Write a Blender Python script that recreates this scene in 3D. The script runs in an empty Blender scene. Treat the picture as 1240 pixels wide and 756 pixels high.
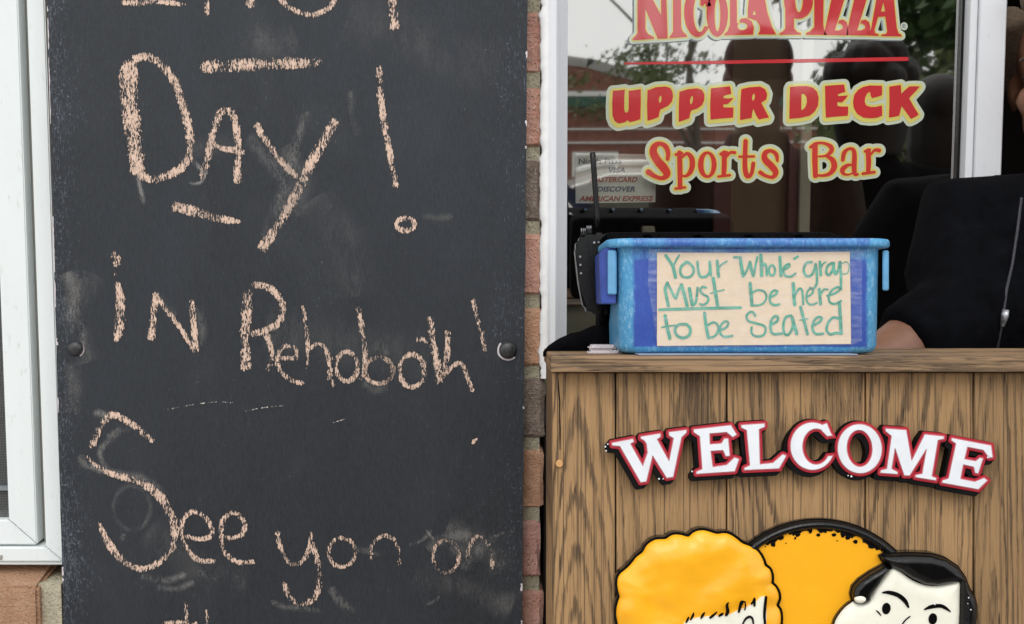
import bpy, bmesh, math, random
import numpy as np
from mathutils import Vector, Matrix
from mathutils.geometry import delaunay_2d_cdt
from mathutils.bvhtree import BVHTree

S = bpy.context.scene
C = S.collection
R = math.radians
rnd = random.Random(7)

# ---------------------------------------------------------------- camera, sky, sun, exposure
F = 1650.0                       # focal length in pixels of a 1240 px wide picture
PITCH = math.atan(F / 16400.0)
CAM = Vector((0, 0, 1.40))
cd = bpy.data.cameras.new('camera'); cam = bpy.data.objects.new('camera', cd); C.objects.link(cam)
cam.location = CAM; cam.rotation_euler = (R(90) - PITCH, 0, 0)
cd.sensor_width = 36; cd.lens = F / 1240 * 36; cd.clip_start = 0.02; cd.clip_end = 2000
S.camera = cam

SUN_EL, SUN_AZ = 48, 188          # azimuth measured from +y, sun stands behind and above the camera
w = bpy.data.worlds.new('World'); S.world = w; w.use_nodes = True
nt = w.node_tree; nt.nodes.clear()
def wn(t): return nt.nodes.new(t)
sky = wn('ShaderNodeTexSky'); sky.sky_type = 'NISHITA'; sky.sun_disc = False
sky.sun_elevation = R(SUN_EL); sky.sun_rotation = R(SUN_AZ); sky.air_density = 1.0; sky.dust_density = 2.0
tc = wn('ShaderNodeTexCoord'); mp = wn('ShaderNodeMapping'); mp.inputs['Scale'].default_value = (1, 1, 3.5)
cn = wn('ShaderNodeTexNoise'); cn.inputs['Scale'].default_value = 2.6; cn.inputs['Detail'].default_value = 7
cr = wn('ShaderNodeValToRGB'); cr.color_ramp.elements[0].position = 0.30; cr.color_ramp.elements[1].position = 0.50
cl = wn('ShaderNodeMix'); cl.data_type = 'RGBA'; cl.inputs['B'].default_value = (11.0, 11.2, 11.2, 1)
bg = wn('ShaderNodeBackground'); bg.inputs['Strength'].default_value = 0.13
wo = wn('ShaderNodeOutputWorld')
L = nt.links.new
L(tc.outputs['Generated'], mp.inputs['Vector']); L(mp.outputs[0], cn.inputs['Vector']); L(cn.outputs['Fac'], cr.inputs[0])
L(cr.outputs[0], cl.inputs['Factor']); L(sky.outputs[0], cl.inputs['A']); L(cl.outputs['Result'], bg.inputs['Color']); L(bg.outputs[0], wo.inputs['Surface'])

sd = bpy.data.lights.new('sun', 'SUN'); sd.energy = 0.8; sd.angle = R(32); sd.color = (1, 0.96, 0.9)
so = bpy.data.objects.new('sun', sd); C.objects.link(so)
az, el = R(SUN_AZ), R(SUN_EL)
sdir = Vector((math.sin(az) * math.cos(el), math.cos(az) * math.cos(el), math.sin(el)))
so.rotation_euler = sdir.to_track_quat('Z', 'Y').to_euler(); so.location = (0, -3, 6)
S.view_settings.view_transform = 'Standard'; S.view_settings.look = 'None'
S.view_settings.exposure = 0.26; S.view_settings.gamma = 1
S.cycles.max_bounces = 8; S.cycles.transparent_max_bounces = 24

# ---------------------------------------------------------------- geometry of the place
# world: x right, y away from the camera, z up.  WALL = face of the brick wall, GLASS = pane of the shop window
WALL, FRAME, GLASS = 1.304, 1.460, 1.490
cp, sp = math.cos(PITCH), math.sin(PITCH)
def ray(px, py):
    a, b = (px - 620) / F, (378 - py) / F
    return Vector((a, cp + b * sp, -sp + b * cp))
def atw(px, py, y):               # the point of the upright plane at distance y that is seen there
    r = ray(px, py); return CAM + r * (y / r.y)
def zw(py, y): return atw(620, py, y).z
def xw(px, py, y): return atw(px, py, y).x
# the podium leans back by PITCH: its own frame has origin O_POD and these helpers give its (x, z)
D_POD = 1.03
POD_M = Matrix.Translation(CAM) @ Matrix.Rotation(-PITCH, 4, 'X')
def pl(px, py, d=D_POD): return ((px - 620) / F * d, (378 - py) / F * d)
def pod_local(v): return POD_M @ Vector(v)

# ---------------------------------------------------------------- object helpers
def link(o, parent=None):
    C.objects.link(o)
    if parent is not None: o.parent = parent
    return o
def mesh_obj(name, verts, faces, mat, parent=None, smooth=False, loc=(0, 0, 0), uvs=None):
    me = bpy.data.meshes.new(name); me.from_pydata([tuple(v) for v in verts], [], faces)
    if uvs is not None:
        ul = me.uv_layers.new(name='UVMap')
        for p in me.polygons:
            for li in p.loop_indices: ul.data[li].uv = uvs[me.loops[li].vertex_index]
    me.update()
    if mat is not None: me.materials.append(mat)
    if smooth: me.polygons.foreach_set('use_smooth', [True] * len(me.polygons))
    o = bpy.data.objects.new(name, me); o.location = loc
    return link(o, parent)
def bm_obj(name, bm, mat, parent=None, smooth=False, loc=(0, 0, 0)):
    bmesh.ops.recalc_face_normals(bm, faces=bm.faces[:])
    me = bpy.data.meshes.new(name); bm.to_mesh(me); bm.free()
    if mat is not None: me.materials.append(mat)
    if smooth: me.polygons.foreach_set('use_smooth', [True] * len(me.polygons))
    o = bpy.data.objects.new(name, me); o.location = loc
    return link(o, parent)
def thing(name, label, cat, loc=(0, 0, 0), rot=(0, 0, 0), group=None):
    o = bpy.data.objects.new(name, None); C.objects.link(o); o.empty_display_size = 0.05
    o.location = loc; o.rotation_euler = rot; o['label'] = label; o['category'] = cat
    if group: o['group'] = group
    return o
def tag(o, label, cat, group=None):
    o['label'] = label; o['category'] = cat
    if group: o['group'] = group
    return o
def box_bm(x0, x1, y0, y1, z0, z1, bev=0.0, seg=1, bm=None):
    b2 = bmesh.new()
    bmesh.ops.create_cube(b2, size=1)
    for v in b2.verts:
        v.co = Vector(((x0 + x1) / 2 + v.co.x * (x1 - x0), (y0 + y1) / 2 + v.co.y * (y1 - y0), (z0 + z1) / 2 + v.co.z * (z1 - z0)))
    if bev > 0: bmesh.ops.bevel(b2, geom=b2.edges[:], offset=bev, segments=seg, affect='EDGES', profile=0.6)
    if bm is None: return b2
    me = bpy.data.meshes.new('tmp'); b2.to_mesh(me); b2.free(); bm.from_mesh(me); bpy.data.meshes.remove(me)
    return bm
def box(name, x0, x1, y0, y1, z0, z1, mat, parent=None, bev=0.0, seg=1):
    return bm_obj(name, box_bm(x0, x1, y0, y1, z0, z1, bev, seg), mat, parent)
def prism_bm(loop_front, loop_back, bev=0):
    bm = bmesh.new(); a = [bm.verts.new(p) for p in loop_front]; b = [bm.verts.new(p) for p in loop_back]
    n = len(a); bm.faces.new(a); bm.faces.new(b[::-1])
    for i in range(n): bm.faces.new((a[i], b[i], b[(i + 1) % n], a[(i + 1) % n]))
    if bev: bmesh.ops.bevel(bm, geom=bm.edges[:], offset=bev, segments=2, affect='EDGES')
    return bm
def frame_quad(pxs, y, th):       # a slab whose front outline is four seen points on the plane y
    f = [atw(px, py, y) for px, py in pxs]
    return f, [v + Vector((0, th, 0)) for v in f]
def tube_vf(pts, rad, n=8, cap=True):
    """pts: list of Vector, rad: list of radius or (ra, rb)"""
    vs, fs = [], []
    P = [Vector(p) for p in pts]; m = len(P)
    ref = None
    for i in range(m):
        t = (P[min(i + 1, m - 1)] - P[max(i - 1, 0)]).normalized()
        if ref is None:
            ref = Vector((1, 0, 0)) if abs(t.x) < 0.8 else Vector((0, 1, 0))
        u = (ref - t * ref.dot(t)).normalized(); v = t.cross(u); ref = u
        r = rad[i]; ra, rb = (r, r) if not isinstance(r, (tuple, list)) else r
        for k in range(n):
            a = 2 * math.pi * k / n
            vs.append(P[i] + u * (ra * math.cos(a)) + v * (rb * math.sin(a)))
    for i in range(m - 1):
        for k in range(n):
            fs.append((i * n + k, i * n + (k + 1) % n, (i + 1) * n + (k + 1) % n, (i + 1) * n + k))
    if cap:
        vs.append(P[0]); c0 = len(vs) - 1; vs.append(P[-1]); c1 = len(vs) - 1
        for k in range(n):
            fs.append((c0, (k + 1) % n, k)); fs.append((c1, (m - 1) * n + k, (m - 1) * n + (k + 1) % n))
    return vs, fs
def merge(parts):
    vs, fs = [], []
    for v, f in parts:
        o = len(vs); vs += list(v); fs += [tuple(i + o for i in q) for q in f]
    return vs, fs
def tube(name, pts, rad, mat, parent=None, n=8):
    if not isinstance(rad, (list, tuple)): rad = [rad] * len(pts)
    v, f = tube_vf(pts, rad, n); return mesh_obj(name, v, f, mat, parent, smooth=True)
def ball_vf(c, r, n=14, m=9):
    rx, ry, rz = r if isinstance(r, (tuple, list)) else (r, r, r); c = Vector(c)
    vs = [c + Vector((0, 0, rz))]; fs = []
    for j in range(1, m):
        th = math.pi * j / m
        for i in range(n):
            a = 2 * math.pi * i / n
            vs.append(c + Vector((rx * math.sin(th) * math.cos(a), ry * math.sin(th) * math.sin(a), rz * math.cos(th))))
    vs.append(c - Vector((0, 0, rz)))
    for i in range(n): fs.append((0, 1 + i, 1 + (i + 1) % n))
    for j in range(m - 2):
        for i in range(n):
            a = 1 + j * n + i; b = 1 + j * n + (i + 1) % n; fs.append((a, a + n, b + n, b))
    for i in range(n): fs.append((len(vs) - 1, 1 + (m - 2) * n + (i + 1) % n, 1 + (m - 2) * n + i))
    return vs, fs
def baked_remesh(name, vf, voxel, mat, parent=None, smooth_it=4):
    o = mesh_obj(name, vf[0], vf[1], None)
    m = o.modifiers.new('r', 'REMESH'); m.mode = 'VOXEL'; m.voxel_size = voxel
    s = o.modifiers.new('s', 'SMOOTH'); s.iterations = smooth_it; s.factor = 0.5
    bpy.context.view_layer.update()
    dg = bpy.context.evaluated_depsgraph_get()
    me = bpy.data.meshes.new_from_object(o.evaluated_get(dg)); me.name = name
    old = o.data; o.modifiers.clear(); o.data = me; bpy.data.meshes.remove(old)
    me.materials.clear(); me.materials.append(mat)
    me.polygons.foreach_set('use_smooth', [True] * len(me.polygons))
    o.parent = parent
    return o

# ---------------------------------------------------------------- materials
class NT:
    def __init__(s, name):
        s.m = bpy.data.materials.new(name); s.m.use_nodes = True; s.t = s.m.node_tree; s.t.nodes.clear()
        s.out = s.t.nodes.new('ShaderNodeOutputMaterial')
    def n(s, t, **kw):
        x = s.t.nodes.new(t)
        for k, v in kw.items():
            if k[0] == '_': setattr(x, k[1:], v)
            else: x.inputs[k].default_value = v
        return x
    def l(s, a, b): s.t.links.new(a, b)
    def inp(s, sock, v):
        if isinstance(v, bpy.types.NodeSocket): s.l(v, sock)
        else: sock.default_value = v
    def coord(s, sc=(1, 1, 1), obj=True, rnd_off=False):
        c = s.n('ShaderNodeTexCoord'); v = c.outputs['Object' if obj else 'UV']
        if rnd_off:
            oi = s.n('ShaderNodeObjectInfo'); ml = s.n('ShaderNodeVectorMath', _operation='SCALE'); ml.inputs[0].default_value = (13.1, 7.7, 5.3)
            s.l(oi.outputs['Random'], ml.inputs['Scale']); ad = s.n('ShaderNodeVectorMath', _operation='ADD')
            s.l(v, ad.inputs[0]); s.l(ml.outputs[0], ad.inputs[1]); v = ad.outputs[0]
        m = s.n('ShaderNodeMapping'); m.inputs['Scale'].default_value = sc; s.l(v, m.inputs['Vector']); return m.outputs[0]
    def noise(s, vec, scale=1, detail=4, rough=0.5, dist=0):
        x = s.n('ShaderNodeTexNoise'); x.inputs['Scale'].default_value = scale; x.inputs['Detail'].default_value = detail
        x.inputs['Roughness'].default_value = rough; x.inputs['Distortion'].default_value = dist
        s.l(vec, x.inputs['Vector']); return x.outputs['Fac']
    def math(s, op, a, b=0.0, c=0.0, clamp=False):
        x = s.n('ShaderNodeMath', _operation=op, _use_clamp=clamp); s.inp(x.inputs[0], a); s.inp(x.inputs[1], b); s.inp(x.inputs[2], c); return x.outputs[0]
    def ramp(s, f, stops):
        x = s.n('ShaderNodeValToRGB'); e = x.color_ramp.elements
        while len(e) < len(stops): e.new(0.5)
        for i, (p, c) in enumerate(stops):
            e[i].position = p; e[i].color = (c if isinstance(c, tuple) else (c, c, c)) + (1,)
        s.l(f, x.inputs[0]); return x.outputs[0]
    def mix(s, f, a, b, mode='MIX'):
        x = s.n('ShaderNodeMix', _data_type='RGBA', _blend_type=mode)
        s.inp(x.inputs['Factor'], f)
        for k, v in (('A', a), ('B', b)):
            if isinstance(v, tuple): v = v + (1,)
            s.inp(x.inputs[k], v)
        return x.outputs['Result']
    def smooth(s, v, a, b, c=0.0, d=1.0):
        x = s.n('ShaderNodeMapRange', _interpolation_type='SMOOTHSTEP'); s.inp(x.inputs['Value'], v)
        s.inp(x.inputs['From Min'], a); s.inp(x.inputs['From Max'], b); x.inputs['To Min'].default_value = c; x.inputs['To Max'].default_value = d
        return x.outputs['Result']
    def bump(s, h, strength=0.3, dist=0.001):
        b = s.n('ShaderNodeBump'); b.inputs['Strength'].default_value = strength; b.inputs['Distance'].default_value = dist
        s.l(h, b.inputs['Height']); return b.outputs[0]
    def pbr(s, col, rough=0.5, normal=None, spec=0.5, metal=0.0, coat=0.0):
        p = s.n('ShaderNodeBsdfPrincipled')
        s.inp(p.inputs['Base Color'], col + (1,) if isinstance(col, tuple) else col); s.inp(p.inputs['Roughness'], rough)
        p.inputs['Specular IOR Level'].default_value = spec; p.inputs['Metallic'].default_value = metal; p.inputs['Coat Weight'].default_value = coat
        p.inputs['Coat Roughness'].default_value = 0.04; p.inputs['Coat IOR'].default_value = 1.8
        if normal is not None: s.l(normal, p.inputs['Normal'])
        s.bsdf = p; s.l(p.outputs[0], s.out.inputs['Surface']); return s.m
    def sep(s, v):
        x = s.n('ShaderNodeSeparateXYZ'); s.l(v, x.inputs[0]); return x.outputs

def simple(name, col, rough=0.5, var=0.12, scale=40, bump=0.15, spec=0.5, metal=0.0, coat=0.0, bdist=0.0006):
    k = NT(name); v = k.coord((1, 1, 1), rnd_off=True)
    n1 = k.noise(v, scale, 5, 0.6); n2 = k.noise(v, scale * 6, 3)
    d = tuple(c * (1 - var) for c in col); b = tuple(min(1, c * (1 + var)) for c in col)
    c = k.ramp(n1, [(0.3, d), (0.7, b)])
    return k.pbr(c, rough, k.bump(n2, bump, bdist), spec, metal, coat)

def mat_board():
    k = NT('chalkboard_paint'); v = k.coord()
    fine = k.noise(k.coord((900, 1, 150)), 1, 4, 0.65)
    fine2 = k.noise(k.coord((420, 1, 420)), 1, 3, 0.6)
    big = k.noise(k.coord((5, 1, 2.2)), 1, 4, 0.55, 0.6)
    cloud = k.noise(k.coord((16, 1, 9)), 1, 5, 0.6, 0.8)
    x, y, z = k.sep(v)
    base = k.ramp(big, [(0.32, (0.0075, 0.0098, 0.0135)), (0.68, (0.018, 0.022, 0.029))])
    base = k.mix(k.smooth(cloud, 0.45, 0.8, 0, 0.30), base, (0.042, 0.046, 0.051))
    # chalk dust caught in the vertical brush marks, more near the two side edges
    edge = k.math('MAXIMUM', k.smooth(x, -0.437, -0.385, 1, 0), k.smooth(x, -0.05, 0.012, 0, 0.55))
    th = k.math('SUBTRACT', 0.70, k.math('MULTIPLY', edge, 0.135))
    th = k.math('SUBTRACT', th, k.math('MULTIPLY', k.smooth(cloud, 0.4, 0.75), 0.07))
    dust = k.smooth(k.math('MAXIMUM', fine, k.math('ADD', fine2, -0.02)), th, k.math('ADD', th, 0.09))
    base = k.mix(k.math('MULTIPLY', dust, 0.48), base, (0.22, 0.25, 0.31))
    base = k.mix(k.math('MULTIPLY', k.smooth(fine, 0.35, 0.62), 0.40), base, (0.032, 0.038, 0.048))
    return k.pbr(base, 0.55, k.bump(k.math('ADD', fine, fine2), 0.35, 0.0006), 0.45)

def mat_chalk(name, col, soft=False):
    k = NT(name)
    uv = k.n('ShaderNodeUVMap'); u, v, _ = k.sep(uv.outputs[0])
    e = k.math('ABSOLUTE', k.math('SUBTRACT', k.math('MULTIPLY', v, 2.0), 1.0))
    g = k.noise(k.coord((1250, 40, 330)), 1, 2, 0.6, 0.3)
    g2 = k.noise(k.coord((520, 40, 190)), 1, 3, 0.6)
    n = k.math('ADD', k.math('MULTIPLY', g, 0.62), k.math('MULTIPLY', g2, 0.38))
    if soft:
        g3 = k.noise(k.coord((60, 20, 26)), 1, 4, 0.6)
        a = k.math('MULTIPLY', k.smooth(e, 0.0, 1.0, 1, 0), k.math('MULTIPLY', u, k.smooth(k.math('ADD', k.math('MULTIPLY', n, 0.5), k.math('MULTIPLY', g3, 0.5)), 0.38, 0.62)), clamp=True)
    else:
        e3 = k.math('POWER', e, 3.0)
        pr = k.noise(k.coord((38, 20, 30)), 1, 3, 0.6)
        th = k.math('ADD', k.math('ADD', k.math('ADD', 0.345, k.math('MULTIPLY', pr, 0.15)), k.math('MULTIPLY', e3, 0.13)), k.math('MULTIPLY', k.math('SUBTRACT', 1.0, u), 0.30))
        a = k.math('MULTIPLY', k.smooth(n, th, k.math('ADD', th, 0.06)), 0.93)
    p = k.n('ShaderNodeBsdfPrincipled'); p.inputs['Roughness'].default_value = 0.95; p.inputs['Specular IOR Level'].default_value = 0.1
    c = k.ramp(g2, [(0.3, tuple(x * 0.8 for x in col)), (0.65, col)]); k.l(c, p.inputs['Base Color'])
    t = k.n('ShaderNodeBsdfTransparent'); mx = k.n('ShaderNodeMixShader')
    k.l(a, mx.inputs[0]); k.l(t.outputs[0], mx.inputs[1]); k.l(p.outputs[0], mx.inputs[2]); k.l(mx.outputs[0], k.out.inputs['Surface'])
    return k.m

def mat_oak(name, light, dark, rings=26, horiz=False, off=0.0, lo=0.42):
    k = NT(name)
    sc = (lambda a, b: (b, 1.0, a)) if horiz else (lambda a, b: (a, 1.0, b))
    def cr_(a, b): return k.coord(sc(a, b), rnd_off=True)
    N = k.noise(cr_(8.0, 0.75), 1, 1.5, 0.4, 0.25)
    wob = k.noise(cr_(95, 13), 1, 4, 0.7)
    wob2 = k.noise(cr_(520, 40), 1, 2, 0.6)
    ph = k.math('ADD', k.math('ADD', k.math('MULTIPLY', N, rings), k.math('MULTIPLY', wob, 0.8)), k.math('MULTIPLY', wob2, 0.62))
    fr = k.math('FRACT', ph)
    ring = k.smooth(fr, 0.50, 0.74, 0, 1)
    ring = k.math('MULTIPLY', ring, k.smooth(fr, 0.86, 1.0, 1, 0))
    pore = k.noise(cr_(820, 34), 1, 4, 0.65)
    pore2 = k.noise(cr_(520, 8), 1, 3, 0.6)
    patch = k.noise(cr_(22, 2.2), 1, 3, 0.5)
    lines = k.noise(cr_(640, 5), 1, 3, 0.6, 0.15)
    c = k.ramp(k.noise(cr_(130, 5), 1, 4, 0.6), [(0.3, tuple(x * 0.86 for x in light)), (0.7, tuple(min(1, x * 1.08) for x in light))])
    f1 = k.math('MULTIPLY', ring, k.smooth(patch, 0.30, 0.60, 0.35, 0.80))
    f1 = k.math('MULTIPLY', f1, k.smooth(pore2, 0.40, 0.53, 0.40, 1))
    c = k.mix(f1, c, dark)
    f2 = k.math('MULTIPLY', k.smooth(pore, 0.53, 0.64), k.math('ADD', 0.30, k.math('MULTIPLY', ring, 0.6)), clamp=True)
    c = k.mix(f2, c, tuple(x * 0.5 for x in dark))
    c = k.mix(k.math('MULTIPLY', k.smooth(lines, 0.54, 0.62), k.smooth(patch, 0.25, 0.6, 0.35, 0.8)), c, tuple(x * 0.95 for x in dark))
    c = k.mix(k.smooth(patch, 0.5, 0.75, 0, 0.22), c, tuple(x * 1.2 for x in dark))
    oi = k.n('ShaderNodeObjectInfo')
    hsv = k.n('ShaderNodeHueSaturation'); k.l(c, hsv.inputs['Color']); k.l(k.math('ADD', 0.86, k.math('MULTIPLY', oi.outputs['Random'], 0.26)), hsv.inputs['Value'])
    h = k.math('SUBTRACT', k.math('MULTIPLY', k.noise(cr_(400, 15), 1, 3), 0.4), k.math('ADD', f2, f1))
    return k.pbr(hsv.outputs[0], 0.62, k.bump(h, 0.45, 0.0007), 0.3)

def mat_brick(name, a, b, c2, speck=0.3):
    k = NT(name); v = k.coord(rnd_off=True)
    n1 = k.noise(v, 60, 5, 0.65); n2 = k.noise(v, 330, 4, 0.7); n3 = k.noise(v, 900, 2, 0.6)
    c = k.ramp(n1, [(0.3, a), (0.65, b)])
    c = k.mix(k.smooth(n2, 0.55, 0.68, 0, 0.85), c, c2)
    c = k.mix(k.smooth(n3, 0.60, 0.7, 0, speck), c, tuple(x * 0.3 for x in a))
    vo = k.n('ShaderNodeTexVoronoi'); vo.inputs['Scale'].default_value = 260; k.l(v, vo.inputs['Vector'])
    h = k.math('ADD', k.math('MULTIPLY', n2, 1.0), k.math('MULTIPLY', k.smooth(vo.outputs['Distance'], 0.0, 0.35), 0.35))
    return k.pbr(c, 0.9, k.bump(h, 1.0, 0.005), 0.2)

def mat_glass(name, refl=0.25, tint=(0.97, 0.98, 0.97)):
    k = NT(name)
    lw = k.n('ShaderNodeLayerWeight'); geo = k.n('ShaderNodeNewGeometry')
    f = k.math('ADD', refl, k.math('MULTIPLY', k.math('POWER', lw.outputs['Facing'], 5.0), 0.6), clamp=True)
    f = k.math('MULTIPLY', f, k.math('SUBTRACT', 1.0, geo.outputs['Backfacing']))     # the outer face mirrors
    dn = k.noise(k.coord((3, 3, 2)), 1, 2); nm = k.bump(dn, 0.06, 0.004)
    t = k.n('ShaderNodeBsdfTransparent'); t.inputs[0].default_value = tint + (1,)
    g = k.n('ShaderNodeBsdfGlossy'); g.inputs['Roughness'].default_value = 0.019; g.inputs['Color'].default_value = (1, 0.99, 0.96, 1); k.l(nm, g.inputs['Normal'])
    mx = k.n('ShaderNodeMixShader'); k.l(f, mx.inputs[0]); k.l(t.outputs[0], mx.inputs[1]); k.l(g.outputs[0], mx.inputs[2]); k.l(mx.outputs[0], k.out.inputs['Surface'])
    return k.m

def mat_vinyl_frame(name, col, rough=0.35):
    k = NT(name); n = k.noise(k.coord((14, 14, 4), rnd_off=True), 1, 5, 0.6); n2 = k.noise(k.coord((200, 200, 60)), 1, 4, 0.7)
    c = k.ramp(n, [(0.3, tuple(x * 0.94 for x in col)), (0.7, col)])
    c = k.mix(k.smooth(n2, 0.58, 0.76, 0, 0.34), c, (0.35, 0.33, 0.29))
    return k.pbr(c, rough, k.bump(n2, 0.08, 0.0005), 0.5)

def mat_tub():
    k = NT('worn_blue_plastic'); x, y, z = k.sep(k.coord())   # local to the tub: centre of the front face is x 0, z 0 is its foot
    n = k.noise(k.coord((60, 60, 45)), 1, 5, 0.7, 0.6); n2 = k.noise(k.coord((420, 420, 200)), 1, 4, 0.75)
    ex = k.smooth(k.math('ABSOLUTE', x), 0.0845, 0.0935); ez = k.smooth(z, 0.004, 0.010, 1, 0); et = k.smooth(z, 0.069, 0.075, 0, 0.55)
    e = k.math('MAXIMUM', k.math('MAXIMUM', ex, ez), et)
    w_ = k.math('MULTIPLY', k.smooth(k.math('ADD', e, k.math('MULTIPLY', k.math('SUBTRACT', n, 0.5), 0.9)), 0.30, 0.85), 1.0)
    c = k.ramp(n, [(0.3, (0.032, 0.075, 0.36)), (0.7, (0.045, 0.10, 0.42))])
    c = k.mix(k.math('MULTIPLY', w_, 0.9), c, (0.075, 0.33, 0.58))
    c = k.mix(k.math('MULTIPLY', k.smooth(n2, 0.48, 0.66), k.math('ADD', 0.05, k.math('MULTIPLY', w_, 0.62))), c, (0.30, 0.54, 0.74))
    return k.pbr(c, 0.42, k.bump(n2, 0.25, 0.0006), 0.45)

M = {}
M['board'] = mat_board()
M['chalk'] = mat_chalk('pink_chalk', (0.78, 0.57, 0.455)); M['chalk_white'] = mat_chalk('white_chalk', (0.80, 0.72, 0.66))
M['smudge'] = mat_chalk('smeared_chalk', (0.30, 0.29, 0.28), soft=True)
M['oak'] = mat_oak('weathered_oak', (0.360, 0.215, 0.099), (0.064, 0.041, 0.025), 44)
M['oak_top'] = mat_oak('weathered_oak_cap', (0.34, 0.215, 0.118), (0.09, 0.060, 0.038), 26, horiz=True)
M['mortar'] = mat_brick('mortar', (0.52, 0.47, 0.34), (0.66, 0.60, 0.45), (0.72, 0.66, 0.52), 0.3)
M['bricks'] = [mat_brick('salmon_brick', (0.68, 0.33, 0.25), (0.80, 0.47, 0.37), (0.85, 0.66, 0.56)),
               mat_brick('orange_brick', (0.66, 0.34, 0.21), (0.78, 0.47, 0.31), (0.84, 0.64, 0.47)),
               mat_brick('dark_speckled_brick', (0.24, 0.18, 0.145), (0.38, 0.30, 0.25), (0.60, 0.53, 0.45), 0.8),
               mat_brick('rose_brick', (0.66, 0.33, 0.28), (0.78, 0.45, 0.38), (0.84, 0.62, 0.54)),
               mat_brick('tan_brick', (0.46, 0.26, 0.16), (0.58, 0.35, 0.22), (0.64, 0.46, 0.32))]
M['white'] = mat_vinyl_frame('white_window_vinyl', (0.80, 0.84, 0.84)); M['track'] = mat_vinyl_frame('grey_window_track', (0.36, 0.345, 0.31), 0.6)
M['alu'] = mat_vinyl_frame('white_aluminium', (0.76, 0.77, 0.80), 0.3); M['caulk'] = simple('white_caulk', (0.86, 0.86, 0.86), 0.6, 0.05, 60)
M['glass'] = mat_glass('shop_window_glass', 0.42); M['glass_dark'] = mat_glass('plain_window_glass', 0.10)
M['red'] = simple('red_vinyl', (0.52, 0.006, 0.013), 0.5, 0.06, 30, 0.0, coat=1.0); M['red2'] = simple('orange_red_vinyl', (0.55, 0.022, 0.010), 0.5, 0.06, 30, 0.0, coat=1.0)
M['yellow'] = simple('yellow_vinyl', (0.66, 0.56, 0.12), 0.5, 0.05, 30, 0.0, coat=1.0); M['pale'] = simple('pale_cream_vinyl', (0.52, 0.57, 0.44), 0.5, 0.04, 30, 0.0, coat=1.0)
M['greyvinyl'] = simple('grey_vinyl', (0.20, 0.22, 0.24), 0.5, 0.04, 30, 0.02)
M['signwhite'] = simple('white_sign_paint', (0.74, 0.76, 0.80), 0.4, 0.08, 45, 0.15); M['signred'] = simple('red_sign_paint', (0.42, 0.016, 0.032), 0.35, 0.1, 60, 0.05)
M['signpink'] = simple('pink_sign_paint', (0.52, 0.15, 0.17), 0.35, 0.1, 60, 0.05)
M['signblack'] = simple('black_sign_edge', (0.0045, 0.004, 0.004), 0.7, 0.5, 90, 0.4, spec=0.12)
M['black_gloss'] = simple('glossy_black_paint', (0.003, 0.003, 0.003), 0.22, 0.3, 60, 0.35, spec=0.35)
M['egg'] = simple('glossy_yellow_paint', (0.92, 0.42, 0.006), 0.4, 0.06, 25, 0.25, coat=0.12); M['hairpaint'] = None
M['facepaint'] = simple('cream_face_paint', (0.84, 0.82, 0.70), 0.4, 0.07, 45, 0.25, coat=0.08)
M['tub'] = mat_tub(); M['fin'] = simple('light_blue_plastic', (0.12, 0.34, 0.58), 0.4, 0.2, 60); M['tubshade'] = simple('shaded_blue_plastic', (0.025, 0.06, 0.30), 0.4, 0.2, 60)  # the darker blue puts shadow into the grip plate's colour
M['paper'] = simple('tan_paper', (0.70, 0.56, 0.41), 0.8, 0.05, 120, 0.2); M['marker'] = simple('green_marker', (0.075, 0.33, 0.24), 0.7, 0.32, 160, 0.02)
M['black_plastic'] = simple('black_plastic', (0.0025, 0.0025, 0.003), 0.25, 0.3, 90, 0.12, spec=0.28); M['black_cloth'] = simple('black_cloth', (0.003, 0.003, 0.004), 0.95, 0.4, 60, 0.6, spec=0.06, bdist=0.002)
M['jacket'] = simple('black_jacket_cloth', (0.0028, 0.003, 0.0042), 0.95, 0.4, 50, 0.6, spec=0.06, bdist=0.0015)
M['skin'] = simple('skin', (0.19, 0.082, 0.046), 0.5, 0.14, 60, 0.25, bdist=0.0008); M['hair'] = simple('brown_hair', (0.12, 0.078, 0.048), 0.6, 0.4, 220, 0.8, bdist=0.002)
M['hair_dark'] = M['hair_dark2'] if 0 else simple('dark_hair', (0.006, 0.005, 0.0045), 0.6, 0.4, 220, 0.8, bdist=0.002)
M['skin_silhouette'] = simple('silhouette_skin', (0.07, 0.036, 0.024), 0.6, 0.1, 60); M['hair_silhouette'] = simple('silhouette_hair', (0.022, 0.012, 0.008), 0.8, 0.3, 200, 0.5, spec=0.1); M['zip'] = simple('grey_zipper', (0.035, 0.035, 0.045), 0.4, 0.3, 600, 0.8); M['steel'] = simple('grey_metal', (0.35, 0.35, 0.38), 0.3, 0.2, 90, 0.2, metal=0.8)  # reflected people's skin and hair darkened in colour as backlit silhouettes
M['bolt'] = simple('dark_bolt_paint', (0.03, 0.03, 0.033), 0.35, 0.5, 300, 0.3)
M['tissue'] = simple('folded_paper_towel', (0.62, 0.56, 0.58), 0.85, 0.12, 90, 0.5, bdist=0.001)
M['plug'] = simple('oak_plug', (0.62, 0.33, 0.13), 0.6, 0.15, 300)
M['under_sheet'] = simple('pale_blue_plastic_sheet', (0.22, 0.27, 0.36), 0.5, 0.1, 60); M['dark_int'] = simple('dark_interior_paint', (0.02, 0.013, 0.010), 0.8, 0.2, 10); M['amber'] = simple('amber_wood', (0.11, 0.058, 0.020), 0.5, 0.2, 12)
M['maroon'] = simple('maroon_paint', (0.07, 0.008, 0.008), 0.6, 0.15, 20); M['khaki'] = simple('khaki_paint', (0.36, 0.33, 0.24), 0.8, 0.1, 20)
M['notice'] = simple('notice_paper', (0.62, 0.60, 0.54), 0.8, 0.05, 40, 0.1)
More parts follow.
